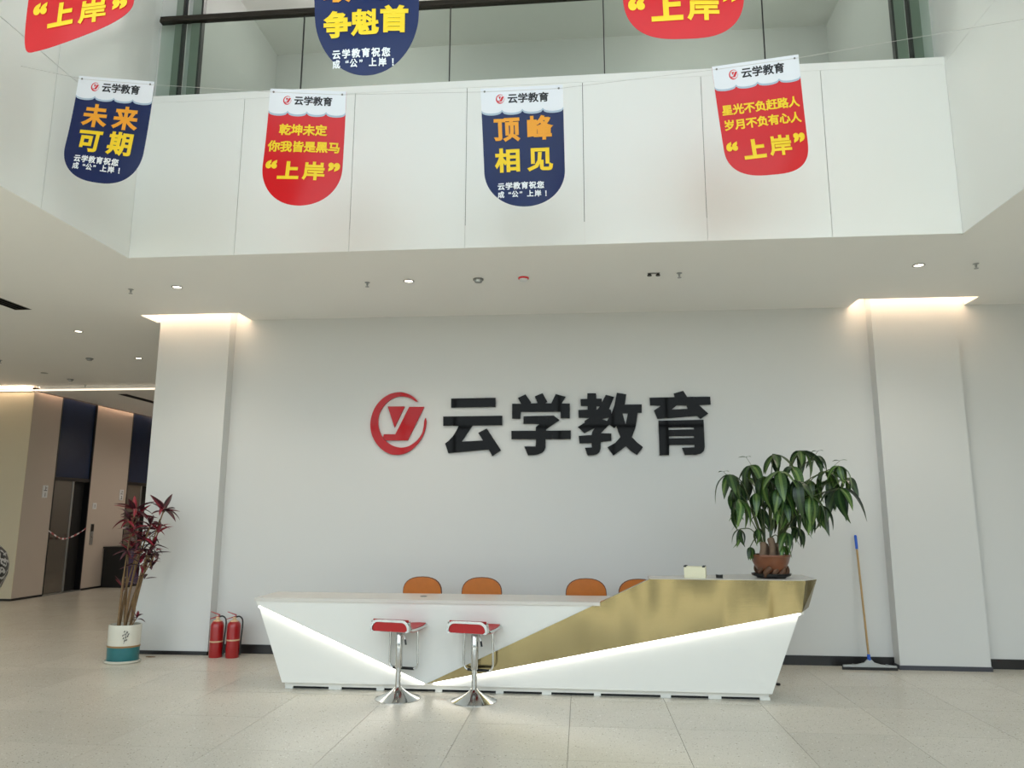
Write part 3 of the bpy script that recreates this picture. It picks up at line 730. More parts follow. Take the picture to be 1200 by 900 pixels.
B.append(banner(((93, 89), (181.5, 96), (66, 206), (160, 220)), 5.25, MBNAVY, two('未来', '可期', 0.375, 0.62)+foot(0.44, 0.80), 'navy banner hanging at the left, before the atrium corner, two pairs of characters', v0=0.66, nL=2.6, nR=2.2, ub=0.5, curl=0.06))
B.append(banner(((317, 104), (406, 107.5), (301, 240), (398, 244)), 5.25, MBRED, row('乾坤未定', 0.47, 0.345, 0.155, 0.155)+row('你我皆是黑马', 0.5, 0.49, 0.153, 0.155)+shore((0.11, 0.335, 0.655, 0.9), (0.635, 0.70, 0.70, 0.64), 0.26), 'red banner hanging over the left half of the parapet, two small lines', v0=0.66))
B.append(banner(((563, 104), (659.5, 99.5), (569, 244), (663, 242)), 5.25, MBNAVY, two('顶峰', '相见')+foot(0.45, 0.825), 'navy banner hanging in front of the parapet centre', v0=0.7))
B.append(banner(((834, 78.5), (935.5, 64), (854, 208), (951, 200)), 5.25, MBRED, row('星光不负赶路人', 0.5, 0.40, 0.13, 0.132)+row('岁月不负有心人', 0.5, 0.535, 0.13, 0.132)+shore((0.1, 0.36, 0.67, 0.9), (0.72, 0.775, 0.765, 0.70), 0.25), 'red banner hanging at the right end of the parapet', v0=0.74, nL=2.4, nR=3.0, curl=0.05))
NB = []
NB.append(banner(((42, -112), (166, -104), (24, 60), (152, 36)), 3.85, MBRED, shore((0.13, 0.34, 0.64, 0.88), (0.715, 0.79, 0.80, 0.755), 0.235), 'red banner cut by the top edge at upper left, corner curled', v0=0.76, nL=6, nR=2.0, ub=0.14, ysl=0.02, curl=0.04))
NB.append(banner(((364, -92), (492, -96), (370, 89), (489, 86)), 3.85, MBNAVY, [('敢', 0.22, 0.445, 0.25, MORA, 0.05, 1.05, 0), ('拼', 0.75, 0.445, 0.25, MORA, 0.05, 1.05, 0), ('争', 0.22, 0.675, 0.27, MYEL, 0.045, 1, 0), ('魁', 0.49, 0.67, 0.27, MYEL, 0.035, 1, 0), ('首', 0.77, 0.655, 0.27, MYEL, 0.045, 1, 0)]+foot(0.45, 0.865, 0.06, 0.09), 'navy banner cut by the top edge, before the handrail', v0=0.62, nL=2.0, nR=2.0, ysl=0.02, curl=0.04))
NB.append(banner(((722, -140), (868, -146), (733, 46), (874, 43)), 3.85, MBRED, shore((0.11, 0.36, 0.66, 0.89), (0.77, 0.815, 0.815, 0.735), 0.25), 'red banner cut by the top edge, right of the frame centre', v0=0.72, nL=2.6, nR=2.6, ysl=0.02, curl=0.04))
# strings
def string(bs, a, b, lab):
    pts = [Vector(a)]
    for P, t, top in bs: pts += [top+P(0.05, 0.03, 0.004), top+P(0.95, 0.03, 0.004)]
    pts.append(Vector(b)); o = MB().tube(pts, 0.0016, 5).build('string', MSTRING); tag(o, lab, 'string')
string(B, (XL, 4.86, 4.99), (XR, 5.27, 5.21), 'thin white string holding the row of four banners before the parapet')
string(NB, (XL, 3.8, 5.5), (XR, 3.9, 5.45), 'thin white string holding the upper row of banners')

# ------------------------------------------------------------------ reception desk
FYD = 7.0
desk = thing('reception_desk', (0, 0, 0), 'angular white reception desk with gold wedge and light lines', 'desk')
def S(p, Y): return (p[0]*Y/FYD, EYE+(p[1]-EYE)*Y/FYD)
def px(pts, Y): return [(lambda q: (q.x, q.z))(at(a, b, Y)) for a, b in pts]
ZT = 0.822
lefttop = px([(298, 701)], 6.97)[0]
# proud upper front panel
up_ = px([(299, 701.2), (301.5, 708.5), (497, 800.5), (505, 801), (640, 740), (716, 702.5)], 6.97)
up_[0] = (up_[0][0], ZT-0.002); up_[-1] = (up_[-1][0], ZT-0.002)
MB().prism(up_, 6.97, 7.05).build('upper_panel', MDESK, desk)
# recessed lower panels
lo = px([(302.5, 707), (330.5, 799.8), (499, 803.2), (497, 797)], 7.03)
MB().prism(lo, 7.03, 7.07).build('lower_panel', MDESK, desk)
lo2 = px([(500, 803.2), (905, 813.5), (939.5, 711), (640, 772), (497, 799)], 7.03)
MB().prism(lo2, 7.03, 7.07).build('lower_panel', MDESK, desk)
# gold wedge
gf = px([(499, 801.6), (761.5, 678.2), (944, 680.4), (940, 717.6)], 6.96)
gf[1] = (gf[1][0], 1.03); gf[2] = (gf[2][0], 1.03)
gr = px([(957.3, 681), (947.6, 711.8)], 7.12); gr[0] = (gr[0][0], 1.03)
mb = MB()
Yb = 7.12
V = [(gf[0][0], 6.96, gf[0][1]), (gf[1][0], 6.96, 1.03), (gf[2][0], 6.96, 1.03), (gf[3][0], 6.96, gf[3][1]), (gr[0][0], Yb, 1.03), (gr[1][0], Yb, gr[1][1]),
     (gf[0][0]+0.05, 7.03, gf[0][1]+0.01), (gf[1][0], 7.03, 1.03), (gf[3][0], 7.03, gf[3][1])]
mb.add(V, [(0, 3, 2, 1), (3, 5, 4, 2), (0, 1, 7, 6), (0, 6, 8, 3), (3, 8, 5)])
gx1, gz1 = gr[0][0], gr[1][1]
mb.box(gr[1][0]-0.02, Yb, gz1, gr[1][0], 7.6, 1.0)
mb.build('gold_panel', MGOLD, desk)
# raised counter and its end
MB().prismz([(gf[1][0]+0.005, 6.965), (gf[2][0]-0.002, 6.965), (gr[0][0]-0.003, Yb), (gr[0][0]-0.003, 7.6), (1.6, 7.6), (gf[1][0]+0.005, 7.25)], 1.008, 1.034).build('raised_top', MTOP, desk)
MB().prism([(gf[1][0]-0.42, ZT), (gf[1][0]+0.01, ZT), (gf[1][0]+0.01, 1.03)], 7.03, 7.05).build('ramp_cheek', MDESK, desk)
# main counter top
zl = px([(297.8, 700.5)], 6.95)[0][0]
xg = px([(703, 703)], 6.96)[0][0]
MB().prismz([(zl, 6.955), (xg, 6.955), (xg, 7.055), (gf[1][0]+0.03, 7.055), (gf[1][0]+0.03, 7.52), (zl, 7.52)], ZT-0.03, ZT).build('counter_top', MTOP, desk)
# ends, modesty parts, inner work surface and plinth
el = px([(300, 701), (331, 799.5)], 7.05)
MB().prism([(el[0][0], ZT-0.031), (el[1][0], 0.07), (el[1][0]+0.03, 0.07), (el[0][0]+0.03, ZT-0.031)], 7.07, 7.5).build('end_panel', MDESK, desk)
er = px([(936, 721), (904.5, 812)], 7.07)
MB().prism([(er[0][0]-0.03, er[0][1]+0.02), (er[1][0]-0.03, 0.07), (er[1][0], 0.07), (er[0][0], er[0][1]+0.02)], 7.07, 7.58).build('end_panel', MDESK, desk)
MB().box(-2.7, 7.12, 0.70, 1.75, 7.58, 0.725).build('work_surface', MTOP, desk)
MB().prismz([(gf[1][0]+0.01, 7.06), (gr[1][0]-0.06, 7.06), (gr[1][0]-0.06, 7.58), (1.6, 7.58), (gf[1][0]+0.01, 7.24)], 0.73, 1.007).build('raised_carcass', MDESK, desk)
pl = px([(334, 806)], 7.09)[0][0]; pr = px([(901, 819)], 7.09)[0][0]
MB().box(pl, 7.08, 0.022, pr, 7.5, 0.068).build('plinth', MDESK, desk)
fm = MB().box(-2.8+0.06, 7.05, 0.066, 1.58, 7.5, 0.075); fm.build('underside', MGREY, desk)
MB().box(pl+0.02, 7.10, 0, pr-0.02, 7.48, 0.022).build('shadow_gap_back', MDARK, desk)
edges = [334, 343, 385, 400, 441, 450, 510, 518, 581, 590, 635, 646, 696, 704, 774, 786, 830, 845, 890, 902]
for a, b in zip(edges[0::2], edges[1::2]):
    xa, xb = px([(a, 810)], 7.08)[0][0], px([(b, 810)], 7.08)[0][0]
    MB().box(xa, 7.079, 0, xb, 7.095, 0.022).build('foot_block', MDESK, desk)
# LED strips tucked under the proud edges
def led(a, b, Y0, Y1, dz):
    A, Bq = a, b
    MB().add([(A[0], Y0, A[1]), (Bq[0], Y0, Bq[1]), (Bq[0], Y0, Bq[1]-dz), (A[0], Y0, A[1]-dz), (A[0], Y1, A[1]), (Bq[0], Y1, Bq[1]), (Bq[0], Y1, Bq[1]-dz), (A[0], Y1, A[1]-dz)],
             [(0, 1, 2, 3), (4, 7, 6, 5), (0, 4, 5, 1), (3, 2, 6, 7), (0, 3, 7, 4), (1, 5, 6, 2)]).build('light_line', MLED, desk)
a, b = px([(303, 710), (496, 801)], 7.0); led(a, b, 6.995, 7.025, 0.012)
a, b = px([(508, 800.5), (938, 719)], 7.0); led(a, b, 6.995, 7.025, 0.012)
gp = at(496.5, 699, 7.25)
o = MB().lathe([(0.034, 0), (0.034, 0.004), (0.028, 0.006), (0.028, 0.002), (0, 0.002)], n=18).build('cable_grommet', MGREY, desk, (gp.x, gp.y, ZT))

# things on the raised counter
p = at(815, 672, 7.12)
t = thing('card_box', (p.x, 7.13, 1.034), 'cream box with dark corner clips on the raised counter', 'box', rz=-0.25)
MB().bbox(-0.095, -0.05, 0, 0.095, 0.05, 0.10, 0.004).build('body', MCREAM, t)
for x_, y_ in ((-0.085, -0.045), (-0.085, 0.04), (0.08, -0.045), (0.08, 0.04)): MB().box(x_-0.012, y_-0.008, 0.095, x_+0.012, y_+0.008, 0.108).build('clip', MBLK, t)
p = at(843, 676, 7.12)
t = thing('tape_roll', (p.x, 7.12, 1.034), 'small dark ringed dish between the cream box and the potted tree', 'dish')
MB().lathe([(0.02, 0), (0.03, 0), (0.032, 0.03), (0.027, 0.03), (0.025, 0.004), (0, 0.004)], n=18).build('bowl', MBLK, t)
MB().lathe([(0.0265, 0.03), (0.033, 0.03), (0.033, 0.034), (0.0265, 0.034)], n=18).build('rim', MALU, t)

# ------------------------------------------------------------------ bar stools
def stool(x, y, lab):
    t = thing('bar_stool', (x, y, 0), lab, 'stool', 'red bar stools at the desk', rz=-0.21)
    MB().lathe([(0.2, 0), (0.2, 0.005), (0.17, 0.014), (0.12, 0.035), (0.075, 0.06), (0.045, 0.082), (0.03, 0.1)], n=40).build('base', MCHROME, t)
    MB().lathe([(0.024, 0.1), (0.024, 0.27)], n=20).build('gas_lift', MCHROME, t)
    MB().lathe([(0.031, 0.262), (0.033, 0.266), (0.033, 0.55), (0.02, 0.575)], n=20).build('column', MCHROME, t)
    # seat: flat cushion with a raised rolled front (toward the hall) and chrome rim
    prof = smooth_pts([(0.19, 0.612), (0.1, 0.598), (-0.05, 0.596), (-0.13, 0.606), (-0.165, 0.64), (-0.18, 0.68)], 4)
    m = MB(); vs = []; HW = 0.17
    N_ = len(prof)
    for i, (yy, zz) in enumerate(prof):
        for s in (-1, 1): vs += [(s*HW, yy, zz+0.012), (s*HW, yy+0.004, zz-0.022)]
    fs = []
    for i in range(N_-1):
        a = i*4; b = a+4
        fs += [(a, a+2, b+2, b), (a+1, b+1, b+3, a+3), (a, b, b+1, a+1), (a+2, a+3, b+3, b+2)]
    fs += [(0, 1, 3, 2), ((N_-1)*4, (N_-1)*4+2, (N_-1)*4+3, (N_-1)*4+1)]
    m.add([(v[0], v[1], v[2]) for v in vs], fs); m.build('seat', MRED, t)
    # front roll facing the viewer
    def rr(w, z0, z1, r, k=5):
        pts = []
        for cx, cz, a0 in ((w-r, z1-r, 0), (-w+r, z1-r, PI/2)):
            for j in range(k+1): a = a0+PI/2*j/k; pts.append((cx+r*math.cos(a), cz+r*math.sin(a)))
        pts += [(-w, z0+0.012), (-w+0.02, z0), (w-0.02, z0), (w, z0+0.012)]
        return pts
    MB().prism(rr(0.165, 0.592, 0.668, 0.055), -0.2, -0.172).build('seat_front', MRED, t)
    o_ = rr(0.185, 0.585, 0.69, 0.065); i_ = rr(0.167, 0.5925, 0.67, 0.056)
    n_ = len(o_); vv = [(q[0], -0.206, q[1]) for q in o_]+[(q[0], -0.206, q[1]) for q in i_]+[(q[0], -0.165, q[1]) for q in o_]+[(q[0], -0.165, q[1]) for q in i_]
    fs = []
    for i in range(n_):
        j = (i+1) % n_
        if i in (n_-3,): continue
        fs += [(i, j, j+n_, i+n_), (i+2*n_, i+3*n_, j+3*n_, j+2*n_), (i, i+2*n_, j+2*n_, j), (i+n_, j+n_, j+3*n_, i+3*n_)]
    MB().add(vv, fs, True).build('front_rim', MCHROME, t)
    for s in (-1, 1):
        m = MB(); m.tube([(s*0.176, yy, zz-0.004) for yy, zz in prof], 0.011, 8); m.build('side_rail', MCHROME, t)
    # footrest loop
    fy = 0.1
    loop = smooth_pts([(-0.13, fy, 0.585), (-0.135, fy, 0.5), (-0.138, fy, 0.32), (-0.132, fy, 0.265), (-0.1, fy, 0.238), (0, fy, 0.236), (0.1, fy, 0.238), (0.132, fy, 0.265), (0.138, fy, 0.32), (0.135, fy, 0.5), (0.13, fy, 0.585)], 4)
    MB().tube(loop, 0.0085, 10).build('footrest', MCHROME, t)
    MB().tube([(-0.1, fy, 0.237), (0.1, fy, 0.237)], 0.0125, 10).build('foot_grip', MBLK, t)
    MB().box(-0.14, -0.1, 0.572, 0.14, 0.12, 0.58).build('mount_plate', MALU, t)
    MB().tube([(0.03, 0.02, 0.565), (0.055, 0.0, 0.51), (0.06, 0, 0.49)], 0.004, 6).build('lever', MCHROME, t)
    MB().tube([(0.058, 0, 0.50), (0.068, -0.004, 0.455)], 0.009, 8).build('lever_grip', MBLK, t)
    return t
b1 = atz(466, 818.5, 0.0); b2 = atz(555.5, 821.5, 0.0)
stool(b1.x, b1.y, 'left red bar stool, in front of the end of the left light line')
stool(b2.x, b2.y, 'red bar stool before the pointed end of the gold wedge')

# ------------------------------------------------------------------ office chairs behind the desk
def office_chair():
    t = thing('office_chair', (0, 0, 0), 'x', 'chair', 'tan chairs behind the desk')
    def outline(w, z0, z1, k=7, n=2.4):
        pts = []
        for j in range(2*k+1):
            a = PI*j/(2*k); c_, s_ = math.cos(a), math.sin(a)
            pts.append((w*math.copysign(abs(c_)**(2/n), c_), z1-0.16+0.16*s_**(2/n)))
        return pts+[(-w*0.9, z0), (w*0.9, z0)]
    MB().prism(outline(0.205, 0.52, 0.942), 0.0, 0.03).build('back', MPLY, t)
    MB().prism(outline(0.212, 0.515, 0.95), 0.012, 0.024).build('back_edge', MPLYE, t)
    MB().bbox(-0.22, -0.44, 0.43, 0.22, -0.02, 0.48, 0.02).build('seat', MPLY, t)
    MB().tube([(0, 0.035, 0.6), (0, 0.05, 0.46), (0, -0.05, 0.42), (0, -0.2, 0.42)], 0.014, 8).build('back_bar', MBLK, t)
    MB().lathe([(0.03, 0.08), (0.03, 0.25), (0.018, 0.25), (0.018, 0.43)], n=14, c=(0, -0.22, 0)).build('column', MBLK, t)
    for k in range(5):
        a = 2*PI*k/5+0.3; c_, s_ = math.cos(a), math.sin(a)
        lg = MB().tube([(0, -0.22, 0.1), (0.235*c_, -0.22+0.235*s_, 0.065)], [0.022, 0.013], 8).build('leg', MBLK, t)
        MB().lathe([(0.001, 0), (0.025, 0.005), (0.028, 0.028), (0.025, 0.05), (0.001, 0.056)], n=10, c=(0.235*c_, -0.22+0.235*s_, 0)).build('caster', MBLK, lg)
    return t
ch0 = office_chair()
cpos = [(494.5, 7.95, 'tan chair back behind the desk, leftmost of the four'), (564.5, 7.95, 'tan chair back behind the desk, second from the left'),
        (687, 7.95, 'tan chair back standing alone left of the gold slope'), (749, 7.95, 'tan chair back half hidden by the rising gold edge')]
for i, (cx, Y, lab) in enumerate(cpos):
    p = at(cx, 690, Y); o = ch0 if i == 0 else dup(ch0)
    o.location = (p.x, Y, 0); o['label'] = lab; o.rotation_euler = (0, 0, random.uniform(-0.1, 0.1))

# ------------------------------------------------------------------ fire extinguishers
def extinguisher(x, y, lab, band):
    t = thing('fire_extinguisher', (x, y, 0), lab, 'fire extinguisher', 'red fire extinguishers')
    MB().lathe([(0.07, 0), (0.074, 0.01), (0.074, 0.34), (0.068, 0.368), (0.05, 0.392), (0.03, 0.402)], n=28).build('cylinder', MEXT, t)
    MB().lathe([(0.0745, band), (0.0755, band+0.002), (0.0755, band+0.014), (0.0745, band+0.016)], n=28).build('strap', MCREAMB, t)
    MB().lathe([(0.058, 0.375), (0.05, 0.393), (0.03, 0.404), (0.022, 0.41), (0.02, 0.435), (0.012, 0.44)], n=18).build('neck', MCREAMB, t)
    MB().add([(-0.09, -0.009, 0.41), (-0.09, 0.009, 0.41), (0.02, -0.012, 0.44), (0.02, 0.012, 0.44), (-0.09, -0.009, 0.417), (-0.09, 0.009, 0.417), (0.02, -0.012, 0.455), (0.02, 0.012, 0.455)],
             [(0, 1, 3, 2), (4, 6, 7, 5), (0, 2, 6, 4), (1, 5, 7, 3), (0, 4, 5, 1), (2, 3, 7, 6)]).build('handle', MEXT, t)
    MB().add([(-0.085, -0.009, 0.492), (-0.085, 0.009, 0.492), (0.02, -0.012, 0.455), (0.02, 0.012, 0.455), (-0.085, -0.009, 0.497), (-0.085, 0.009, 0.497), (0.02, -0.012, 0.466), (0.02, 0.012, 0.466)],
             [(0, 1, 3, 2), (4, 6, 7, 5), (0, 2, 6, 4), (1, 5, 7, 3), (0, 4, 5, 1), (2, 3, 7, 6)]).build('lever', MEXT, t)
    MB().tube(smooth_pts([(0.02, 0, 0.44), (0.06, 0, 0.445), (0.095, 0, 0.41), (0.1, 0, 0.33), (0.092, 0, 0.22), (0.088, 0, 0.13), (0.084, 0, 0.06)], 5), 0.0085, 8).build('hose', MBLK, t)
    MB().lathe([(0.012, 0.03), (0.008, 0.09)], n=10, c=(0.086, 0, 0)).build('nozzle', MBLK, t)
    MB().add([(-0.04, -0.0625, 0.20), (0.04, -0.0625, 0.20), (0.04, -0.0625, 0.3), (-0.04, -0.0625, 0.3)], [(0, 1, 2, 3)])
a = atz(256, 768.5, 0); extinguisher(a.x, 8.47, 'red fire extinguisher next to the left pillar', 0.165)
a = atz(276.5, 768.5, 0); extinguisher(a.x, 8.47, 'red fire extinguisher nearest the desk end', 0.185)

# ------------------------------------------------------------------ squeegee
A = at(1002.3, 627, 8.66); Bp = at(1018.5, 772, 8.52)
sq = thing('floor_squeegee', (Bp.x, Bp.y, 0), 'floor squeegee with wooden pole and blue grip leaning on the wall', 'squeegee')
o0 = Vector((Bp.x, Bp.y, 0)); a_ = A-o0; b_ = Vector((0, 0, 0.085))
dr = (a_-b_)
MB().tube([b_+dr*0.03, b_+dr*0.9], 0.011, 12).build('pole', MWOODP, sq)
MB().tube([b_+dr*0.885, b_+dr*0.99, a_], [0.0145, 0.0145, 0.009], 12).build('grip', MBLUE, sq)
MB().tube([b_+dr*0.01, b_+dr*0.055], [0.019, 0.015], 12).build('collar', MBLUE, sq)
hd = [(-0.27, 0.03), (-0.27, 0.048), (-0.12, 0.056), (-0.05, 0.075), (-0.022, 0.105), (0.022, 0.105), (0.05, 0.075), (0.12, 0.056), (0.27, 0.048), (0.27, 0.03)]
MB().prism(hd, -0.012, 0.012).build('head', MALU, sq)
MB().box(-0.28, -0.009, 0, 0.28, 0.009, 0.032).build('rubber_blade', MBLK, sq)
for s in (-1, 1): MB().lathe([(0.014, 0.0), (0.014, 0.01), (0, 0.012)], n=10, c=(s*0.17, -0.012, 0.05)).build('wing_nut', MALU, sq)

# ------------------------------------------------------------------ leaves
def leaf_mesh(name, L_, Wd, droop, fold, mt, shape=0.45, n=7):
    vs = []; fs = []
    for i in range(n+1):
        s = i/n
        w = Wd*0.5*(math.sin(PI*s**(0.75 if shape < 0.5 else 1.0)))**0.85 if 0 < s < 1 else 0.001
        y = L_*(s - 0.22*droop*s*s); z = -L_*0.62*droop*s*s
        vs += [(-w, y, z+fold*w), (0, y, z), (w, y, z+fold*w)]
    for i in range(n):
        a = i*3; fs += [(a, a+1, a+4, a+3), (a+1, a+2, a+5, a+4)]
    k = len(vs); vs += [(v[0], v[1], v[2]-0.0012) for v in vs]; fs += [tuple(q+k for q in f[::-1]) for f in fs[:]]
    m = MB(); m.add(vs, fs, True); return m.mesh(name, mt)
def put_leaf(me, parent, pos, yaw, pit, roll, sc):
    o = bpy.data.objects.new('leaf', me); COL.objects.link(o); o.parent = parent
    o.matrix_local = Matrix.Translation(pos) @ Matrix.Rotation(yaw, 4, 'Z') @ Matrix.Rotation(pit, 4, 'X') @ Matrix.Rotation(roll, 4, 'Y') @ Matrix.Scale(sc, 4)
    return o

# money tree on the counter
base = at(905.5, 679, 7.16)
MTX, MTY = base.x, 7.2
mt_ = thing('potted_money_tree', (MTX, MTY, 1.034), 'bushy green potted tree in a brown bowl on the raised counter', 'potted plant')
MB().lathe([(0.125, 0.0), (0.14, 0.012), (0.172, 0.022), (0.178, 0.042), (0.166, 0.042), (0.15, 0.02), (0, 0.02)], n=32, sy=0.8).build('tray', MBLK, mt_)
mb = MB()
for k in range(11):
    a = 2*PI*k/11; r0 = 0.10+0.02*math.sin(k*2.1)
    mb.tube(smooth_pts([(r0*math.cos(a), r0*math.sin(a), 0.025), ((r0+0.03)*math.cos(a+0.2), (r0+0.03)*math.sin(a+0.2), 0.06), ((r0+0.02)*math.cos(a+0.45), (r0+0.02)*math.sin(a+0.45), 0.1)], 3), [0.02+0.006*math.sin(k)]*7, 7)
mb.build('root_stand', MROOT, mt_)
MB().lathe([(0.075, 0.03), (0.10, 0.05), (0.135, 0.09), (0.158, 0.14), (0.172, 0.185), (0.182, 0.195), (0.182, 0.21), (0.168, 0.21), (0.16, 0.19), (0, 0.19)], n=36).build('pot', MTERRA, mt_)
MB().lathe([(0.16, 0.19), (0.12, 0.2), (0.0, 0.205)], n=24).build('soil', MSOIL, mt_)
MB().lathe([(0.0, 0), (0.02, 0.004), (0.03, 0.018), (0.02, 0.03), (0, 0.034)], n=10, c=(-0.185, -0.03, 0.18)).build('pot_lug', MTERRA, mt_)
org = Vector((MTX, MTY, 1.034))
def lp(pxx, pyy, Y): return at(pxx, pyy, Y)-org
trunks = []
for (x0, y0, z0, x1, y1, z1, r) in ((-0.075, 0.0, 0.2, -0.06, 0.0, 0.32, 0.03), (0.015, -0.02, 0.2, 0.005, -0.01, 0.36, 0.032), (0.085, 0.02, 0.2, 0.07, 0.0, 0.31, 0.026), (-0.02, 0.06, 0.2, -0.03, 0.05, 0.3, 0.026)):
    mb = MB().tube(smooth_pts([(x0, y0, z0-0.02), ((x0+x1)/2+0.01, y0, (z0+z1)/2), (x1, y1, z1)], 4), [r*1.2]+[r]*7+[r*0.7], 10); mb.build('trunk', MBARK, mt_); trunks.append(Vector((x1, y1, z1)))
gm = [leaf_mesh('leaf', 0.29, 0.092, d, 0.25, m_) for d in (0.5, 0.9, 1.3) for m_ in (MLEAF, MLEAFD)]
# (px, py) of each leaf whorl in the photograph's frame, depth offset, size, droop pitch
WH = [(855,556,-.02,1.0,-.75),(880,545,.1,.95,-.9),(908,532,.05,.95,-.7),(913,552,-.22,1.05,-.7),(938,528,.1,1.0,-.75),(957,534,.2,.7,-.7),(968,552,.0,.95,-.8),(983,546,-.1,.75,-.55),(934,563,-.2,1.15,-.8),
      (948,562,.12,.95,-.9),(859,576,.05,.95,-1.1),(866,585,-.15,.9,-1.1),(886,578,-.05,.85,-1.0),(903,585,.1,.8,-1.2),(984,572,-.05,1.1,-.8),(962,592,.08,.95,-1.1),(945,600,-.12,.85,-1.0),(867,620,.0,.65,-1.2),
      (888,620,-.1,.6,-.9),(906,608,.05,.65,-.8),(879,641,-.05,.45,-1.2),(922,624,-.08,.7,-.9),(934,618,.05,.7,-1.1),(918,640,-.1,.5,-.8),(929,596,.2,.8,-1.0),(972,575,.25,.85,-.9),(900,566,.25,.9,-.9),(865,568,.15,1.0,-.9),(895,558,-.1,1.0,-.9),(920,590,-.2,.9,-.9),(950,582,-.22,1.05,-.9),(972,562,.15,.9,-.9),(890,596,.1,.8,-1.1),(927,546,.0,1.0,-.8),(993,560,.05,.8,-.8),(861,597,.05,.7,-1.1),(912,572,-.25,1.0,-.8),(875,560,.28,.8,-1),(925,575,.05,.8,-1.0)]
nleaf = 0
for i, (wx, wy, dy, sc_, pit) in enumerate(WH):
    c_ = lp(wx, wy, MTY+dy); tr_ = min(trunks, key=lambda q: abs(q.x-c_.x*0.3))
    mid = Vector((tr_.x*0.5+c_.x*0.5, tr_.y*0.5+c_.y*0.5, tr_.z+(c_.z-tr_.z)*0.72+0.03))
    if c_.z < tr_.z+0.08: mid = (tr_+c_)/2+Vector((0, 0, 0.06))
    MB().tube(smooth_pts([tuple(tr_-Vector((0, 0, 0.01))), tuple(mid), tuple(c_)], 5), [0.007]*3+[0.0045]*8, 6).build('stalk', MPETI, mt_)
    k_ = 6 if sc_ > 0.8 else 5; off = random.uniform(0, 6.28)
    for j in range(k_):
        a = off+2*PI*j/k_+random.uniform(-.2, .2)
        s_ = sc_*random.uniform(0.75, 1.08)
        put_leaf(random.choice(gm[2:] if wy > 570 else gm), mt_, c_, a, pit*random.uniform(0.15, 1.2), random.uniform(-.3, .3), s_); nleaf += 1
for (wx, wy) in ((874.5, 536), (958, 529), (984, 540), (848, 553)):
    c_ = lp(wx, wy, MTY); 
    for a in (0.3, 3.3): put_leaf(gm[0], mt_, c_, a+random.random(), 0.3, 0.2, 0.28)
    b_ = lp(wx+(916-wx)*0.25, wy+18, MTY); MB().tube([tuple(c_), tuple((c_+b_)/2+Vector((0, 0, 0.01))), tuple(b_)], 0.0018, 5).build('stalk', MPETI, mt_)

# red-leaved plant by the left pillar
PY = 8.08
base = at(143.5, 772, PY)
cp = thing('potted_cordyline', (base.x, PY, 0), 'tall red-leaved cane plant in a white and teal pot by the left pillar', 'potted plant')
SX, SY = 1.0, 0.82; cp.scale = (0.93, 0.93, 1.0)
MB().lathe([(0.19, 0), (0.205, 0.01), (0.21, 0.03), (0.195, 0.03), (0.185, 0.015), (0, 0.015)], n=36, sy=SY).build('saucer', MWPOT, cp)
MB().lathe([(0.175, 0.016), (0.18, 0.03), (0.183, 0.165)], n=36, sy=SY).build('teal_band', MTEAL, cp)
MB().lathe([(0.183, 0.165), (0.187, 0.168), (0.187, 0.182), (0.183, 0.185)], n=36, sy=SY).build('clay_band', MTAN, cp)
MB().lathe([(0.183, 0.185), (0.186, 0.3), (0.188, 0.392), (0.185, 0.4), (0.17, 0.4), (0.168, 0.36), (0, 0.36)], n=36, sy=SY).build('pot', MWPOT, cp)
MB().lathe([(0.168, 0.362), (0.1, 0.375), (0, 0.38)], n=20, sy=SY).build('soil', MSOIL, cp)
mb = MB()      # painted twig on the pot
def onpot(a, z): return Vector((0.19*math.sin(a), -0.19*SY*math.cos(a), z))
for a, z in ((0.45, 0.34), (0.5, 0.31), (0.62, 0.33), (0.55, 0.28), (0.42, 0.27), (0.66, 0.29), (0.5, 0.245), (0.6, 0.25), (0.7, 0.31), (0.38, 0.3)):
    q = onpot(a, z); mb.tube([q-Vector((0.004, 0, 0.008)), q+Vector((0.004, 0, 0.008))], 0.005, 5)
mb.tube([onpot(0.45, 0.21), onpot(0.55, 0.27), onpot(0.58, 0.35)], 0.0015, 5)
o = mb.build('painted_twig', MINK, cp)
org2 = Vector((base.x, PY, 0))
rl = [leaf_mesh('leaf', 0.27, 0.062, d, 0.4, m_, 0.4) for d in (0.1, 0.4, 0.7) for m_ in (MLRED, MLDRK, MLDRK)]
def q2(cx, cy, dy=0.0): return at(100+cx/3.91, 560+cy/3.91, PY+dy)-org2
RO = [(225,150,0,13,.95),(368,152,.02,12,.95),(305,215,-.03,10,.9),(205,205,.05,7,.8),(345,240,.06,7,.8),(262,285,-.05,9,.85),(320,310,.04,8,.8),(240,335,.08,8,.8),(290,350,-.06,8,.75),(330,345,.0,6,.75),(190,335,0,5,.7),
      (310,400,.05,5,.65),(255,400,-.05,6,.7),(280,450,.02,4,.6),(165,490,.04,5,.6),(240,640,-.06,6,.5),(225,240,.1,7,.8),(285,245,.08,7,.75),(240,180,.08,9,.85),(215,260,-.06,8,.8),(300,270,.1,8,.8),(270,330,-.1,8,.8),(215,310,.05,7,.75),(240,400,.08,6,.7),(300,360,.1,7,.7),(195,190,-.05,6,.8)]
canes = []
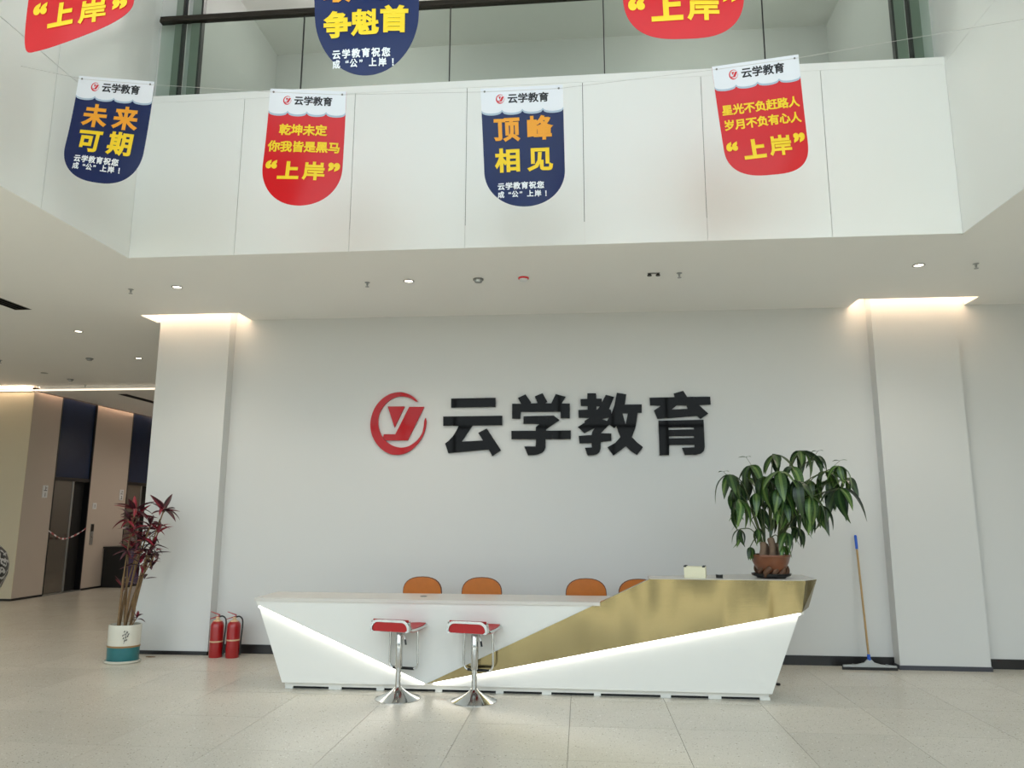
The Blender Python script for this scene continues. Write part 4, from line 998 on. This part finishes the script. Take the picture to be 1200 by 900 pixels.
for i, (cx, cy, dy, k_, s_) in enumerate(RO):
    c_ = q2(cx, cy, dy)
    bx = -0.06+0.12*((i*5) % 7)/6; by = -0.05+0.1*((i*3) % 5)/4
    b_ = Vector((bx, by, 0.36)); m1 = b_*0.6+Vector((c_.x*0.4, c_.y*0.4, 0))
    mid = Vector((b_.x*0.65+c_.x*0.35+random.uniform(-.02, .02), (b_.y+c_.y)/2, 0.36+(c_.z-0.36)*0.5))
    if i >= 10 and cy < 620:
        st = min(canes, key=lambda q: (q[0]-c_).length)
        MB().tube(smooth_pts([tuple(st[0]), tuple(st[0]*0.4+c_*0.6+Vector((0, 0, -0.03))), tuple(c_)], 4), [0.008]*4+[0.006]*5, 6).build('cane', MCANE, cp)
    elif cy < 620:
        canes += [(mid*(1-q_)+c_*q_,) for q_ in (0.0, 0.4, 0.75)]
        MB().tube(smooth_pts([tuple(b_), tuple(mid), tuple(c_)], 6), [random.uniform(0.010, 0.014)]*6+[0.008]*7, 8).build('cane', MCANE, cp)
    else:
        MB().tube([tuple(b_+Vector((0.05, 0, 0))), tuple(c_)], 0.006, 6).build('cane', MCANE, cp)
    for j in range(k_):
        a = 2*PI*j/k_*1.0+random.uniform(-.35, .35)+i
        red = random.random() < (0.5 if cy < 260 else 0.35)
        me = random.choice(rl[0::3] if red else rl[1::3]+rl[2::3])
        put_leaf(me, cp, c_+Vector((0, 0, random.uniform(-0.03, 0.03))), a, random.uniform(-0.35, 1.0), random.uniform(-.4, .4), s_*random.uniform(0.75, 1.1))
# bits dropped on the floor beside it
p = atz(171, 770, 0)
o = MB().tube([(0, 0, 0.004), (0.05, -0.01, 0.006), (0.11, 0.0, 0.004)], [0.004, 0.007, 0.003], 6).build('dry_leaf', MCANE, None, (p.x, p.y, 0)); tag(o, 'curled dry leaf on the floor beside the white and teal pot', 'dry leaf')
p = atz(912, 803, 0)
o = MB().lathe([(0.0, 0), (0.02, 0.0), (0.022, 0.012), (0.015, 0.02), (0, 0.022)], n=14).build('door_stop', MBLK, None, (p.x, p.y, 0)); tag(o, 'small black stopper on the floor behind the desk end', 'door stop')

# patterned vase, only its edge in the picture
VY = 9.0; e_ = at(8, 664, VY)
vz = thing('floor_vase', (e_.x-0.505, VY, 0), 'large black and white patterned vase cut by the left edge', 'vase')
MB().lathe([(0.2, 0), (0.2, 0.04), (0.14, 0.06), (0.14, 0.44), (0.21, 0.46), (0.21, 0.5)], n=28).build('stand', MROOT, vz)
mv = bpy.data.materials.new('black_white_glaze'); mv.use_nodes = True
n = mv.node_tree.nodes; L = mv.node_tree.links
v_ = n.new('ShaderNodeTexWave'); v_.inputs['Scale'].default_value = 6; v_.inputs['Distortion'].default_value = 14; v_.inputs['Detail'].default_value = 2
tcc = n.new('ShaderNodeTexCoord'); cr = n.new('ShaderNodeValToRGB'); cr.color_ramp.elements[0].position = 0.62; cr.color_ramp.elements[1].position = 0.72
cr.color_ramp.elements[0].color = (0.008, 0.008, 0.01, 1); cr.color_ramp.elements[1].color = (0.5, 0.5, 0.5, 1)
L.new(tcc.outputs['Object'], v_.inputs[0]); L.new(v_.outputs[0], cr.inputs[0]); L.new(cr.outputs[0], n['Principled BSDF'].inputs['Base Color']); n['Principled BSDF'].inputs['Roughness'].default_value = 0.35
MB().lathe([(0.18, 0.5), (0.26, 0.54), (0.36, 0.66), (0.415, 0.82), (0.42, 0.95), (0.38, 1.09), (0.30, 1.18), (0.2, 1.24)], n=40).build('body', mv, vz)
MB().lathe([(0.2, 1.24), (0.19, 1.26), (0.26, 1.34), (0.25, 1.35), (0.17, 1.26), (0.17, 1.2)], n=32).build('rim', MTERRA, vz)
